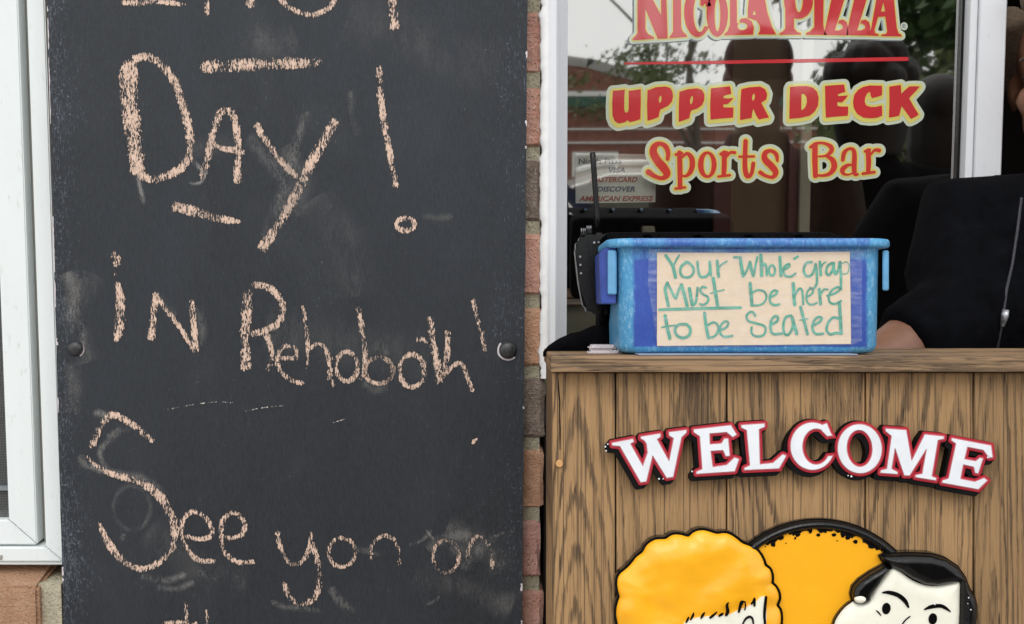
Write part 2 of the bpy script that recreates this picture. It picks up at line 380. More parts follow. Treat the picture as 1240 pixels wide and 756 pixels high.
M['ink_black'] = simple('black_ink', (0.03, 0.03, 0.03), 0.7, 0.05, 40, 0); M['ink_blue'] = simple('blue_ink', (0.05, 0.07, 0.15), 0.7, 0.05, 40, 0); M['ink_red'] = simple('red_ink', (0.40, 0.06, 0.04), 0.7, 0.05, 40, 0)
M['pavement'] = simple('concrete_paving', (0.36, 0.34, 0.31), 0.9, 0.15, 3, 0.5, bdist=0.004); M['asphalt'] = simple('asphalt', (0.055, 0.055, 0.056), 0.9, 0.2, 8, 0.5, bdist=0.005)
M['leaf'] = simple('green_leaves', (0.10, 0.13, 0.04), 0.6, 0.45, 1.5, 0.1); M['leaf2'] = simple('dark_green_leaves', (0.045, 0.10, 0.02), 0.6, 0.5, 1.5, 0.1); M['bark'] = simple('bark', (0.12, 0.095, 0.075), 0.9, 0.3, 20, 0.5)
M['far_brick'] = simple('far_red_brick', (0.20, 0.085, 0.06), 0.9, 0.25, 6, 0.3); M['far_green'] = simple('green_fascia', (0.03, 0.10, 0.075), 0.6, 0.1, 4); M['far_roof'] = simple('grey_shingle', (0.32, 0.31, 0.29), 0.9, 0.15, 8)
M['far_white'] = simple('white_trim', (0.75, 0.74, 0.70), 0.6, 0.05, 4); M['car_blue'] = simple('dark_blue_car_paint', (0.03, 0.045, 0.10), 0.25, 0.05, 4, 0, coat=1.0)
M['car_silver'] = simple('silver_car_paint', (0.55, 0.55, 0.52), 0.3, 0.05, 4, 0, coat=1.0); M['car_glass'] = simple('tinted_car_glass', (0.06, 0.07, 0.07), 0.08, 0.05, 4, 0, coat=1.0)
M['rubber'] = simple('tyre_rubber', (0.02, 0.02, 0.02), 0.8, 0.2, 30); M['chrome'] = simple('chrome_trim', (0.75, 0.75, 0.73), 0.18, 0.05, 4, 0, metal=0.9)
M['brown_shirt'] = simple('brown_cloth', (0.030, 0.018, 0.012), 0.95, 0.2, 60, 0.4); M['trousers'] = simple('dark_trousers', (0.02, 0.022, 0.03), 0.9, 0.2, 60, 0.4)
def mat_mesh_screen():
    k = NT('insect_screen'); x, y, z = k.sep(k.coord())
    a = k.math('ABSOLUTE', k.math('SUBTRACT', k.math('FRACT', k.math('MULTIPLY', x, 620)), 0.5))
    b = k.math('ABSOLUTE', k.math('SUBTRACT', k.math('FRACT', k.math('MULTIPLY', z, 620)), 0.5))
    f = k.smooth(k.math('MINIMUM', a, b), 0.1, 0.2, 1, 0.15)
    p = k.n('ShaderNodeBsdfPrincipled'); p.inputs['Base Color'].default_value = (0.10, 0.105, 0.10, 1); t = k.n('ShaderNodeBsdfTransparent')
    mx = k.n('ShaderNodeMixShader'); k.l(f, mx.inputs[0]); k.l(t.outputs[0], mx.inputs[1]); k.l(p.outputs[0], mx.inputs[2]); k.l(mx.outputs[0], k.out.inputs['Surface']); return k.m
M['screen'] = mat_mesh_screen()

# ---------------------------------------------------------------- drawn shapes: signed distance fields -> outlines with depth
def catmull(pts, step=1.0, closed=False):
    P = [np.array(p, float) for p in pts]; n = len(P); out = []
    segs = n if closed else n - 1
    for i in range(segs):
        g = lambda j: P[j % n] if closed else P[max(0, min(n - 1, j))]
        p0, p1, p2, p3 = g(i - 1), g(i), g(i + 1), g(i + 2)
        L_ = np.linalg.norm((p2 - p1)[:2]); m = max(1, int(L_ / step))
        for t in range(m):
            t = t / m
            out.append(0.5 * ((2 * p1) + (-p0 + p2) * t + (2 * p0 - 5 * p1 + 4 * p2 - p3) * t * t + (-p0 + 3 * p1 - 3 * p2 + p3) * t ** 3))
    if not closed: out.append(P[-1])
    return [tuple(p) for p in out]
def ell(cx, cy, rx, ry, rot=0, n=40):
    r = R(rot); return [(cx + rx * math.cos(a) * math.cos(r) - ry * math.sin(a) * math.sin(r), cy + rx * math.cos(a) * math.sin(r) + ry * math.sin(a) * math.cos(r)) for a in [2 * math.pi * i / n for i in range(n)]]
def sdf_poly(X, Y, pts):
    P = np.array(pts, float); d = np.full(X.shape, 1e9); ins = np.zeros(X.shape, bool); n = len(P)
    for i in range(n):
        ax, ay = P[i]; bx, by = P[(i + 1) % n]; ex, ey = bx - ax, by - ay; L2 = ex * ex + ey * ey + 1e-12
        t = np.clip(((X - ax) * ex + (Y - ay) * ey) / L2, 0, 1)
        d = np.minimum(d, (X - ax - t * ex) ** 2 + (Y - ay - t * ey) ** 2)
        if abs(ey) > 1e-12:
            c = ((ay > Y) != (by > Y)) & (X < ex * (Y - ay) / ey + ax); ins ^= c
    d = np.sqrt(d); return np.where(ins, -d, d)
def sdf_stroke(X, Y, pts):
    P = np.array(pts, float); d = np.full(X.shape, 1e9)
    for i in range(len(P) - 1):
        ax, ay, ar = P[i]; bx, by, br = P[i + 1]; ex, ey = bx - ax, by - ay; L2 = ex * ex + ey * ey + 1e-12
        t = np.clip(((X - ax) * ex + (Y - ay) * ey) / L2, 0, 1)
        d = np.minimum(d, np.sqrt((X - ax - t * ex) ** 2 + (Y - ay - t * ey) ** 2) - (ar + (br - ar) * t))
    return d
def field(shapes, pad=3, res=0.35):
    """shapes: ('p', pts) add polygon, ('s', [(x,y,hw)..]) add stroke, ('-p', pts) cut polygon"""
    xs = []; ys = []
    for k, p in shapes:
        if k[0] != '-':
            for q in p: xs += [q[0]]; ys += [q[1]]
    m = max([q[2] for k, p in shapes if k == 's' for q in p] or [0])
    x0, x1, y0, y1 = min(xs) - pad - m, max(xs) + pad + m, min(ys) - pad - m, max(ys) + pad + m
    gx = np.arange(x0, x1 + res, res); gy = np.arange(y0, y1 + res, res); X, Y = np.meshgrid(gx, gy)
    d = np.full(X.shape, 1e9)
    for k, p in shapes:
        if k == 'p': d = np.minimum(d, sdf_poly(X, Y, p))
        elif k == 's': d = np.minimum(d, sdf_stroke(X, Y, p))
        elif k == '-p': d = np.maximum(d, -sdf_poly(X, Y, p))
    return gx, gy, d
def contours(gx, gy, d, level=0.0, tol=0.12):
    v = d - level; v = np.where(np.abs(v) < 1e-7, 1e-7, v); v[0, :] = v[-1, :] = 1; v[:, 0] = v[:, -1] = 1
    ny, nx = v.shape; nxt = {}; pos = {}
    s = v < 0
    def hp(i, j):  # crossing between (i,j),(i+1,j)
        k = ('h', i, j)
        if k not in pos:
            a, b = v[j, i], v[j, i + 1]; t = a / (a - b); pos[k] = (gx[i] + t * (gx[i + 1] - gx[i]), gy[j])
        return k
    def vp(i, j):
        k = ('v', i, j)
        if k not in pos:
            a, b = v[j, i], v[j + 1, i]; t = a / (a - b); pos[k] = (gx[i], gy[j] + t * (gy[j + 1] - gy[j]))
        return k
    code = s[:-1, :-1] * 1 + s[:-1, 1:] * 2 + s[1:, 1:] * 4 + s[1:, :-1] * 8
    T = {1: [('L', 'B')], 2: [('B', 'R')], 3: [('L', 'R')], 4: [('R', 'T')], 5: [('L', 'B'), ('R', 'T')], 6: [('B', 'T')], 7: [('L', 'T')],
         8: [('T', 'L')], 9: [('T', 'B')], 10: [('B', 'R'), ('T', 'L')], 11: [('T', 'R')], 12: [('R', 'L')], 13: [('R', 'B')], 14: [('B', 'L')]}
    js, is_ = np.nonzero((code > 0) & (code < 15))
    for j, i in zip(js.tolist(), is_.tolist()):
        e = {'B': lambda: hp(i, j), 'T': lambda: hp(i, j + 1), 'L': lambda: vp(i, j), 'R': lambda: vp(i + 1, j)}
        for a, b in T[int(code[j, i])]: nxt[e[a]()] = e[b]()
    loops = []
    while nxt:
        st = next(iter(nxt)); k = st; lp = []
        while k in nxt:
            lp.append(pos[k]); k = nxt.pop(k)
        if len(lp) > 6: loops.append(simplify(lp, tol))
    return [l for l in loops if len(l) >= 3]
def simplify(lp, tol):
    def dp(a):
        if len(a) < 3: return a
        p, q = np.array(a[0]), np.array(a[-1]); A = np.array(a[1:-1]); e = q - p; L_ = math.hypot(*e) + 1e-9
        dd = np.abs(e[0] * (A[:, 1] - p[1]) - e[1] * (A[:, 0] - p[0])) / L_; i = int(dd.argmax())
        if dd[i] < tol: return [a[0], a[-1]]
        return dp(a[:i + 2])[:-1] + dp(a[i + 1:])
    h = len(lp) // 2; return dp(lp[:h + 1])[:-1] + dp(lp[h:] + [lp[0]])[:-1]
def slab(name, loops, conv, depth, mat, parent=None, back=False):
    """loops in picture units; conv(x,y)->Vector on the front face; depth = Vector from front to back (or None: a sheet)"""
    if not loops: return None
    flat = [p for l in loops for p in l]
    ed_ = []; o = 0
    for l in loops: ed_ += [(o + i, o + (i + 1) % len(l)) for i in range(len(l))]; o += len(l)
    ov, _, tris = delaunay_2d_cdt([Vector((p[0], p[1])) for p in flat], ed_, [], 0, 1e-6)[:3]
    cx = np.array([sum(ov[i].x for i in t) / 3 for t in tris]); cy = np.array([sum(ov[i].y for i in t) / 3 for t in tris]); ins = np.zeros(len(tris), bool)
    for l in loops:
        for i in range(len(l)):
            ax, ay = l[i]; bx, by = l[(i + 1) % len(l)]
            if abs(by - ay) > 1e-12: ins ^= ((ay > cy) != (by > cy)) & (cx < (bx - ax) * (cy - ay) / (by - ay) + ax)
    tris = [t for t, k in zip(tris, ins) if k]
    front = [conv(p.x, p.y) for p in ov]; n = len(flat); vs = list(front); fs = []
    d0 = conv(1, 0) - conv(0, 0); d1 = conv(0, 1) - conv(0, 0); nrm = d0.cross(d1)
    for t in tris:
        a, b, c = (front[i] for i in t)
        if (b - a).cross(c - a).length < 1e-14: continue
        fs.append(tuple(t) if (b - a).cross(c - a).y < 0 else tuple(t[::-1]))
    if depth is not None:
        rim = [conv(x, y) for x, y in flat]; o = len(vs); vs += rim + [v + depth for v in rim]
        for l in loops:
            m = len(l)
            for i in range(m): a, b = o + i, o + (i + 1) % m; fs.append((a, b, b + n, a + n))
            o += m
    ob = mesh_obj(name, vs, fs, mat, parent)
    if depth is not None:
        bm = bmesh.new(); bm.from_mesh(ob.data); bmesh.ops.recalc_face_normals(bm, faces=bm.faces[:]); bm.to_mesh(ob.data); bm.free()
    return ob
def relief(name, shapes, conv, H, Rr, mat, parent=None, res=1.0, bumps=None, base=0.0):
    """pillow relief: height rises from the outline as a quarter round of radius Rr to H"""
    gx, gy, d = field(shapes, 3, res)
    ny, nx = d.shape; gyv, gxv = np.gradient(d, res)
    keep = d < 0; idx = -np.ones(d.shape, int); vs = []; fs = []
    cell = keep[:-1, :-1] & keep[1:, :-1] & keep[:-1, 1:] & keep[1:, 1:]
    js, is_ = np.nonzero(cell); border = np.zeros(d.shape, bool)
    inner = np.zeros(d.shape, bool); inner[1:-1, 1:-1] = cell[:-1, :-1][0:ny-2, 0:nx-2] & cell[1:, :-1][0:ny-2, 0:nx-2] & cell[:-1, 1:][0:ny-2, 0:nx-2] & cell[1:, 1:][0:ny-2, 0:nx-2]
    def vid(j, i):
        if idx[j, i] < 0:
            x, y, dd = gx[i], gy[j], -d[j, i]
            if not inner[j, i]:
                g = np.array([gxv[j, i], gyv[j, i]]); L_ = np.linalg.norm(g) + 1e-9; x += g[0] / L_ * dd; y += g[1] / L_ * dd; dd = 0
            t = min(1.0, dd / Rr); h = base + H * math.sqrt(max(0, 1 - (1 - t) ** 2))
            if bumps and dd > 0: h += bumps(x, y) * min(1, dd / 6)
            idx[j, i] = len(vs); vs.append(conv(x, y) + Vector((0, -h, 0)))
        return idx[j, i]
    for j, i in zip(js.tolist(), is_.tolist()): fs.append((vid(j, i), vid(j, i + 1), vid(j + 1, i + 1), vid(j + 1, i)))
    return mesh_obj(name, vs, [tuple(int(a) for a in f) for f in fs], mat, parent, smooth=True)

# parents: children of a world-aligned thing are modelled in world coordinates, children of a tilted thing in its own
LOCAL = set()
def link(o, parent=None):
    if o.name not in C.objects: C.objects.link(o)
    if parent is not None:
        o.parent = parent
        if parent.name not in LOCAL and parent.type == 'EMPTY': o.matrix_parent_inverse = parent.matrix_basis.inverted()
    return o
def podroot(name, label, cat, px, py, d, group=None):
    x0, z0 = pl(px, py, d)
    o = thing(name, label, cat, pod_local((x0, d, z0)), (-PITCH, 0, 0), group); LOCAL.add(o.name)
    def conv(dd):
        return lambda x, y: Vector(((x - 620) / F * dd - x0, dd - d, (378 - y) / F * dd - z0))
    return o, conv

# ---------------------------------------------------------------- setting: ground
def struct(o): o['kind'] = 'structure'; return o
struct(box('pavement', -9, 9, -2.6, 9, -0.15, 0, M['pavement']))
struct(box('kerb', -60, 60, -2.75, -2.604, -0.2, 0.0, M['pavement'], bev=0.01))
struct(box('ground', -400, 400, -500, 300, -0.4, -0.16, M['pavement']))
struct(box('road', -200, 200, -16, -2.754, -0.159, -0.13, M['asphalt']))

# ---------------------------------------------------------------- brick wall
XE = xw(656, 420, WALL)                                  # right end of the brickwork
yf = WALL - 0.004
LX = lambda px: xw(px, 640, yf)
OPX = LX(75.5) + 0.002; SILL = zw(686, yf)               # left window opening: x < OPX, z > SILL
wall = thing('brick_wall', 'red brick wall with beige mortar between the chalkboard and the shop window', 'wall', (-0.2, WALL, 0))
zj = [zw(p, WALL) for p in (97.5, 187, 277, 362.5, 448.5, 539, 623.5, 708.5)]
pitch = (zj[0] - zj[-1]) / 7; zbase = zj[-1]
mort = bmesh.new()
def mb(x0, x1, z0, z1): box_bm(x0, x1, WALL + 0.0035, WALL + 0.11, z0, z1, bm=mort)
mb(OPX, XE - 0.002, 0, 2.5); mb(-1.25, OPX, 0, SILL - 0.03); mb(-3.4, -1.25, 0, 2.5); mb(1.75, 4.2, 0, 2.5); mb(-3.4, 4.2, 2.5, 3.4)
box('added_upper_wall', -9, 9, WALL - 0.02, WALL + 0.3, 3.402, 7.2, M['bricks'][3], wall)  # storey added out of view to block part of the sky light
box('side_bay', -9, -3.41, WALL - 0.02, WALL + 0.3, 0, 3.4, M['bricks'][3], wall)
box('side_bay', 4.21, 9, WALL - 0.02, WALL + 0.3, 0, 3.4, M['bricks'][3], wall)
bm_obj('mortar', mort, M['mortar'], wall)
def brick_mesh(Lx, seed):
    bm = box_bm(0, Lx, 0, 0.09, 0, pitch - 0.0125, 0.0035, 1)
    bmesh.ops.subdivide_edges(bm, edges=[e for e in bm.edges if e.calc_length() > 0.03], cuts=3, use_grid_fill=True)
    r = random.Random(seed)
    for v in bm.verts: v.co += Vector((r.uniform(-.0012, .0012), r.uniform(-.0012, .0012), r.uniform(-.0013, .0013)))
    bmesh.ops.recalc_face_normals(bm, faces=bm.faces[:])
    me = bpy.data.meshes.new('brick'); bm.to_mesh(me); bm.free(); return me
BL, BJ = 0.196, 0.012
base_meshes = {}
def get_brick(Lx, mi, seed):
    k = (round(Lx, 3), mi, seed % 3)
    if k not in base_meshes:
        me = brick_mesh(Lx, seed % 3 + 11); me.materials.append(M['bricks'][mi]); base_meshes[k] = me
    return base_meshes[k]
edge_kind = {7: 0, 6: 0, 5: 2, 4: 0, 3: 1, 2: 2, 1: 1, 0: 3, -1: 0, 8: 3}
far = []
for c in range(-15, 29):
    z0 = zbase + c * pitch + 0.00625
    if z0 < 0.02 or z0 > 3.3: continue
    x = XE + rnd.uniform(-.0015, .0025); first = True; k = 0
    if z0 > 2.5: x = 4.1
    while x > -3.3:
        Lx = (BL if (c % 2 == 0) else (BL - BJ) / 2) if first else BL
        x0 = x - Lx
        mi = edge_kind.get(c, rnd.randrange(5)) if first else rnd.choice([0, 0, 1, 3, 4, 2, 1])
        skip = z0 + pitch > SILL - 0.03 and z0 < 2.5 and x > -1.25 and x0 < OPX
        if skip and x > OPX + 0.03 and z0 < 2.5:      # a cut brick against the window jamb
            Lx = x - OPX - 0.011; x0 = x - Lx; skip = False
        if skip and x > -1.25 and x0 < -1.25: x = -1.262; continue
        if not skip:
            if -5 <= c <= 12 and x > -0.75 and z0 < 2.5:
                o = bpy.data.objects.new('brick', get_brick(Lx, mi, k + c)); o.location = (x0, WALL + rnd.uniform(-.001, .0015), z0); o.rotation_euler.y = rnd.uniform(-.004, .004)
                link(o, wall)
            else: far.append((x0, Lx, z0))
        x = x0 - BJ; first = False; k += 1
fb = bmesh.new()
for x0, Lx, z0 in far:
    f = [fb.verts.new(p) for p in ((x0, WALL, z0), (x0 + Lx, WALL, z0), (x0 + Lx, WALL, z0 + pitch - .0125), (x0, WALL, z0 + pitch - .0125))]
    b = [fb.verts.new(v.co + Vector((0, 0.01, 0))) for v in f]
    fb.faces.new(f)
    for i in range(4): fb.faces.new((f[i], b[i], b[(i + 1) % 4], f[(i + 1) % 4]))
o = bm_obj('brickwork', fb, M['bricks'][0], wall); o['kind'] = 'stuff'
# brick sill under the left window: bricks on edge that stand proud of the wall
sx = OPX - 0.020; bw = 0.088
for i in range(7):
    xr = sx - i * (bw + 0.014) if i else sx - 0.0
    f = [Vector((xr - bw, WALL - 0.026, SILL - 0.085)), Vector((xr, WALL - 0.026, SILL - 0.085)), Vector((xr, WALL - 0.026, SILL - 0.014)), Vector((xr - bw, WALL - 0.026, SILL - 0.014))]
    b = [v + Vector((0, 0.06, 0.010 if v.z > SILL - 0.02 else 0)) for v in f]
    bm_obj('sill_brick', prism_bm(f, b, 0.003), M['bricks'][4 if i % 2 == 0 else 1], wall)
box('mortar_joint', sx - 0.014 - 7 * (bw + .014), OPX - 0.001, WALL - 0.017, WALL + 0.05, SILL - 0.085, SILL - 0.014, M['mortar'], wall)

# ---------------------------------------------------------------- left window
lw = thing('vinyl_window', 'white vinyl window with an insect screen left of the chalkboard', 'window', (-0.8, WALL, SILL))
zs = SILL
zt = 2.3; xl = -1.24
xo, xi = LX(75.5), LX(54.5)                # jamb
z_r0, z_r1 = zw(680.5, yf), zw(663, yf)
g = 0.0005
def fp(name, poly, y0, y1, mat, bev=0.0012):
    f = [Vector((x, y0, z)) for x, z in poly]; return bm_obj(name, prism_bm(f, [v + Vector((0, y1 - y0, 0)) for v in f], bev), mat, lw)
fp('frame', [(xi, z_r1 + g), (xo, z_r0 + g), (xo, zt), (xi, zt)], yf, yf + 0.07, M['white'])
fp('frame', [(xl, z_r0), (xo - g, z_r0), (xi - g, z_r1), (xl, z_r1)], yf, yf + 0.07, M['white'])
box('frame', xl - 0.03, xl - 0.0008, yf, yf + 0.07, z_r0, zt, M['white'], lw, 0.0012)
box('frame', xl, xo, yf + .001, yf + 0.07, zt + 0.001, zt + 0.03, M['white'], lw, 0.0012)
box('sill', xl - 0.02, xo + 0.0005, yf + 0.003, yf + 0.06, SILL + 0.0005, z_r0 - 0.0006, M['white'], lw, 0.0008)
xt = LX(43); box('track', xt + 0.0005, xi - 0.0005, yf + 0.022, yf + 0.05, z_r1 + 0.0005, zt, M['track'], lw)
xs = LX(9.5); s0, s1 = zw(661, yf), zw(631, yf)
fp('sash', [(xs, s1 + g), (xt, s0 + g), (xt, zt), (xs, zt)], yf + 0.003, yf + 0.045, M['white'])
fp('sash', [(xl, s0), (xt - g, s0), (xs - g, s1), (xl, s1)], yf + 0.003, yf + 0.045, M['white'])
box('insect_screen', xl, xs, yf + 0.014, yf + 0.0145, s1, zt, M['screen'], lw)
box('screen_spline', xl, xs, yf + 0.010, yf + 0.014, zw(597, yf), zw(592, yf), M['greyvinyl'], lw)
box('pane', xl, xs, yf + 0.034, yf + 0.037, s1, zt, M['glass_dark'], lw)
box('lock_tab', LX(-4), LX(1.5), yf - 0.002, yf + 0.001, zw(677, yf), zw(672, yf), M['track'], lw, 0.0006)

# ---------------------------------------------------------------- shop window (pane, frame, vinyl lettering)
sw = thing('shop_window', 'large shop window with red and yellow lettering above the blue tub', 'window', (0.26, FRAME, 0.9))
XR0, XR1, XR2 = xw(1165, 200, GLASS), xw(1181, 200, FRAME), xw(1213, 200, FRAME)
zlo, zhi = 1.205, 2.35
def cz(px, py, y): return xw(px, py, y)
# left: face trim flush with the brick, then the stile that holds the pane
XA = XE + 0.0005; XB = xw(674, 300, WALL - .004)
trim = bmesh.new(); rr = random.Random(3)
box('casing', XA, XB, WALL - 0.004, FRAME + 0.03, zlo, zhi, M['alu'], sw, 0.001)
XC = xw(686.5, 300, FRAME); XB2 = XB * FRAME / WALL
box('stile', XB2 - 0.02, XC, FRAME, FRAME + 0.045, zlo, zhi, M['alu'], sw, 0.001)
box('glazing_bead', XB2 - 0.002, XB2 + 0.0022, FRAME - 0.003, FRAME, zlo, zhi, M['alu'], sw, 0.0006)
box('stile', XR1, XR2, FRAME, FRAME + 0.045, zlo, zhi, M['alu'], sw, 0.0012)
box('stile_return', XR1 - 0.0085, XR1 - 0.0005, FRAME + 0.006, FRAME + 0.04, zlo, zhi, M['alu'], sw, 0.0008)
box('rail', XB, XR2, FRAME + 0.001, FRAME + 0.044, zlo - 0.05, zlo - 0.0005, M['alu'], sw, 0.001)
box('rail', XB, XR2, FRAME + 0.001, FRAME + 0.044, zhi + 0.0005, zhi + 0.05, M['alu'], sw, 0.001)
box('seal', XR1 - 0.0115, XR1 - 0.009, GLASS - 0.006, GLASS - 0.001, zlo, zhi, M['black_plastic'], sw)
# ragged bead of caulk over the joint between brick and casing
zz = zlo; L0 = []; L1 = []
while zz < zhi:
    ph = ((zz - zbase) / pitch) % 1
    onm = min(ph, 1 - ph) < 0.12
    L0.append((XE - 0.001 - (0.0 if onm else 0.0012) + rr.uniform(-.0007, .0006) - (0.0018 if rr.random() < .05 else 0), zz)); L1.append(zz); zz += rr.uniform(0.0015, 0.005)
bm = bmesh.new(); rows = []
for x, z in L0:
    rows.append([bm.verts.new((x + 0.0004, WALL + 0.004, z)), bm.verts.new((x, WALL - 0.0022, z)), bm.verts.new((x + 0.0012, WALL - 0.0058, z)), bm.verts.new((XE + 0.006, WALL - 0.0062, z)), bm.verts.new((XE + 0.0075, WALL - 0.0035, z))])
for a, b in zip(rows, rows[1:]):
    for i in range(4): bm.faces.new((a[i], a[i + 1], b[i + 1], b[i]))
bm_obj('caulk', bm, M['caulk'], sw, smooth=True)
box('glass_pane', XB2 - .005, XR1, GLASS, GLASS + 0.0001, zlo, zhi, M['glass'], sw)
def wconv(k): return lambda x, y: atw(x, y, GLASS - 0.0014 + 0.0003 * k)
def G(ox, oy, s, shapes):
    out = []
    for k, p in shapes:
        out.append((k, [((q[0] / s) + ox, (q[1] / s) + oy) + ((q[2] / s,) if len(q) > 2 else ()) for q in p]))
    return out
EL = ell
def word(letters, mat, name, conv0, conv1, conv2, l1, l2, sh1=(0, 0), m1='yellow', m2='pale', extra=None, parent=None):
    for s in letters:
        gx, gy, d = field(s, 2, 0.3); slab(name, contours(gx, gy, d, 0, 0.06), conv0, None, mat, parent)
    allsh = [q for s in letters for q in s]
    pos = [q for q in allsh if q[0][0] != '-']
    def fld(pad):
        best = None
        xs = [p[0] for k, v in pos for p in v]; ys = [p[1] for k, v in pos for p in v]
        gx = np.arange(min(xs) - pad, max(xs) + pad, 0.4); gy = np.arange(min(ys) - pad, max(ys) + pad, 0.4); X, Y = np.meshgrid(gx, gy); D = np.full(X.shape, 1e9)
        for s in letters:
            d = np.full(X.shape, 1e9)
            for k, p in s:
                if k == 'p': d = np.minimum(d, sdf_poly(X, Y, p))
                elif k == 's': d = np.minimum(d, sdf_stroke(X, Y, p))
                else: d = np.maximum(d, -sdf_poly(X, Y, p))
            D = np.minimum(D, d)
        return gx, gy, D
    gx, gy, D = fld(l2 + 6)
    Y1 = D - l1
    if sh1 != (0, 0):
        for t in (0.5, 1.0):
            a, b = int(round(sh1[0] * t / 0.4)), int(round(sh1[1] * t / 0.4)); Y1 = np.minimum(Y1, np.roll(np.roll(D, b, 0), a, 1) - l1)
    slab('letter_outline', contours(gx, gy, Y1, 0, 0.08), conv1, None, M[m1], parent)
    Y2 = np.minimum(Y1 - (l2 - l1), D - l2)
    slab('letter_border', contours(gx, gy, Y2, 0, 0.08), conv2, None, M[m2], parent)
    return gx, gy, Y2

P_ = lambda *a: ('p', list(a)); Nn = lambda *a: ('-p', list(a)); St = lambda *a: ('s', list(a))
nic = [
 [P_((772,-25),(772,40),(770,43),(766,47),(766,49),(792,47.3),(792,45),(785,41.5),(781.7,36),(781.7,11),(796.5,47.3),(808.6,46.6),(807,0),(807,-25),(800.5,-25),(800.5,18),(790.6,0),(783,-15),(781,-25))],
 [P_((815,-25),(815,38),(813,42),(811,44),(811,46.5),(832.5,44.8),(831,42),(827,38.5),(825,33),(824.5,-25))],
 [('p', EL(845,15,16.7,30)), ('-p', EL(847.5,16,7.6,23)), ('-p', [(851,9),(864,7),(864,32),(852,32)]), P_((848,-8),(857,-12),(856,1),(851,8),(848,6))],
 [('p', EL(868.6,17,13,27.5)), ('-p', EL(868.8,18,3.5,20))],
 [P_((884,-25),(884,30),(881,38),(877,41),(877,43),(912,42),(913,33),(910.5,26),(904,22),(897.5,22.6),(895,26),(897,28.4),(892.5,28),(892,-25)), ('-p', EL(899,32,6,4.6))],
 [P_((909,-25),(905.5,12),(905.5,22),(910,23),(916,25),(920,31),(920.5,37),(918,41.8),(940,41.8),(935,33),(929,14),(922,-25)), Nn((911.5,18),(915.5,18),(913.5,12))],
 [P_((951,-25),(951,35),(947,39),(944,40.5),(944,42.2),(970,42.2),(970,40.2),(965,38.5),(961.5,34),(961.5,-25)), ('p', EL(967,2,17.5,21)), ('-p', EL(967.5,-1,4.8,16))],
 [P_((986,-25),(986,33),(981,38),(976,40),(976,42.3),(1001,42.5),(998,36),(997,30),(997.5,-25))],
 [P_((1012,-25),(1030,-25),(1011,37),(1016,37),(1020.5,34.5),(1020.5,31),(1017,28.5),(1014.5,29),(1016,24.8),(1021,23.8),(1025.5,27),(1027,33),(1027,43),(997.5,42.6),(999,36))],
 [P_((1040,-25),(1057,-25),(1038,37),(1043,37),(1047.5,34.5),(1047.5,31),(1044,28.5),(1041.5,29),(1043,24.8),(1048,23.8),(1052.5,27),(1054,33),(1051.5,43.2),(1025,42.8),(1026,36))],
 [P_((1061,-25),(1061,0),(1055,34),(1051.5,40),(1051.5,43.3),(1064,43.6),(1064,41.5),(1059.5,40),(1059,36),(1063.5,20.6),(1072,20.2),(1074.5,38),(1073,41),(1067,42),(1067,44),(1092,44.3),(1092,42.5),(1088,40),(1086,34),(1082.5,0),(1080,-25)), Nn((1067,14),(1071.8,14),(1069.6,3))]]
gx, gy, Y2 = word(nic, M['red'], 'letter', wconv(0), wconv(1), wconv(2), 1.5, 4.3, (0, 0), parent=sw)
slab('letter_shadow', contours(gx - 1.6, gy + 1.2, Y2, 0.2, 0.1), wconv(3), None, M['greyvinyl'], sw)
u = lambda *s: G(730, 90, 6.2, s); v_ = lambda *s: G(930, 90, 6.2, s)
upper = [u(P_((75,125),(120,122),(165,115),(161,190),(160,262),(166,284),(176,290),(188,282),(194,262),(195,200),(194,125),(240,120),(285,112),(286,200),(282,338),(240,352),(205,360),(196,356),(186,345),(165,362),(120,371),(88,350),(72,310),(70,220))),
 u(P_((335,122),(400,97),(470,92),(505,102),(523,130),(528,168),(518,208),(490,238),(430,268),(424,295),(418,322),(380,338),(335,350),(332,240)), ('-p', EL(431,188,9,27,8))),
 u(P_((575,132),(640,112),(710,105),(745,118),(763,150),(762,195),(745,233),(710,258),(665,272),(655,300),(650,330),(610,346),(570,358),(570,240)), ('-p', EL(666,194,10,31,10))),
 u(P_((812,106),(880,98),(955,91),(961,120),(966,148),(935,155),(908,163),(905,179),(940,182),(982,178),(960,203),(938,225),(905,226),(905,248),(940,250),(980,250),(980,288),(978,326),(900,332),(808,341),(806,220))),
 u(P_((1040,112),(1100,98),(1180,92),(1218,112),(1235,150),(1228,190),(1190,215),(1215,262),(1248,325),(1210,332),(1172,341),(1152,310),(1130,258),(1122,290),(1118,328),(1075,336),(1030,345),(1032,220)), ('-p', EL(1131,172,10,26,8))),
 v_(P_((165,95),(225,90),(290,88),(335,100),(368,130),(381,175),(376,235),(352,280),(315,312),(245,328),(160,336),(162,220)), Nn((252,147),(275,150),(290,175),(292,210),(282,245),(265,264),(250,270))),
 v_(P_((428,88),(500,82),(572,77),(576,105),(582,133),(550,142),(525,152),(525,164),(560,162),(602,158),(580,188),(556,213),(520,209),(522,238),(560,243),(602,242),(602,280),(600,312),(520,318),(434,326),(430,220))),
 v_(P_((855,86),(857,125),(855,158),(815,172),(780,180),(770,160),(766,130),(745,145),(730,175),(726,208),(738,235),(770,246),(810,245),(855,235),(858,275),(857,312),(820,327),(770,331),(715,325),(668,297),(643,250),(638,205),(648,155),(675,118),(715,95),(765,84))),
 v_(P_((910,93),(955,86),(998,80),(1000,112),(1001,145),(1030,118),(1060,92),(1100,90),(1142,92),(1108,130),(1060,180),(1090,235),(1132,303),(1105,322),(1073,336),(1040,290),(1003,240),(995,275),(985,312),(950,320),(908,326),(912,210)))]
for grp in (upper[:5], upper[5:]): word(grp, M['red'], 'letter', wconv(0), wconv(1), wconv(2), 2.8, 6.6, (-1.2, 2.4), parent=sw)
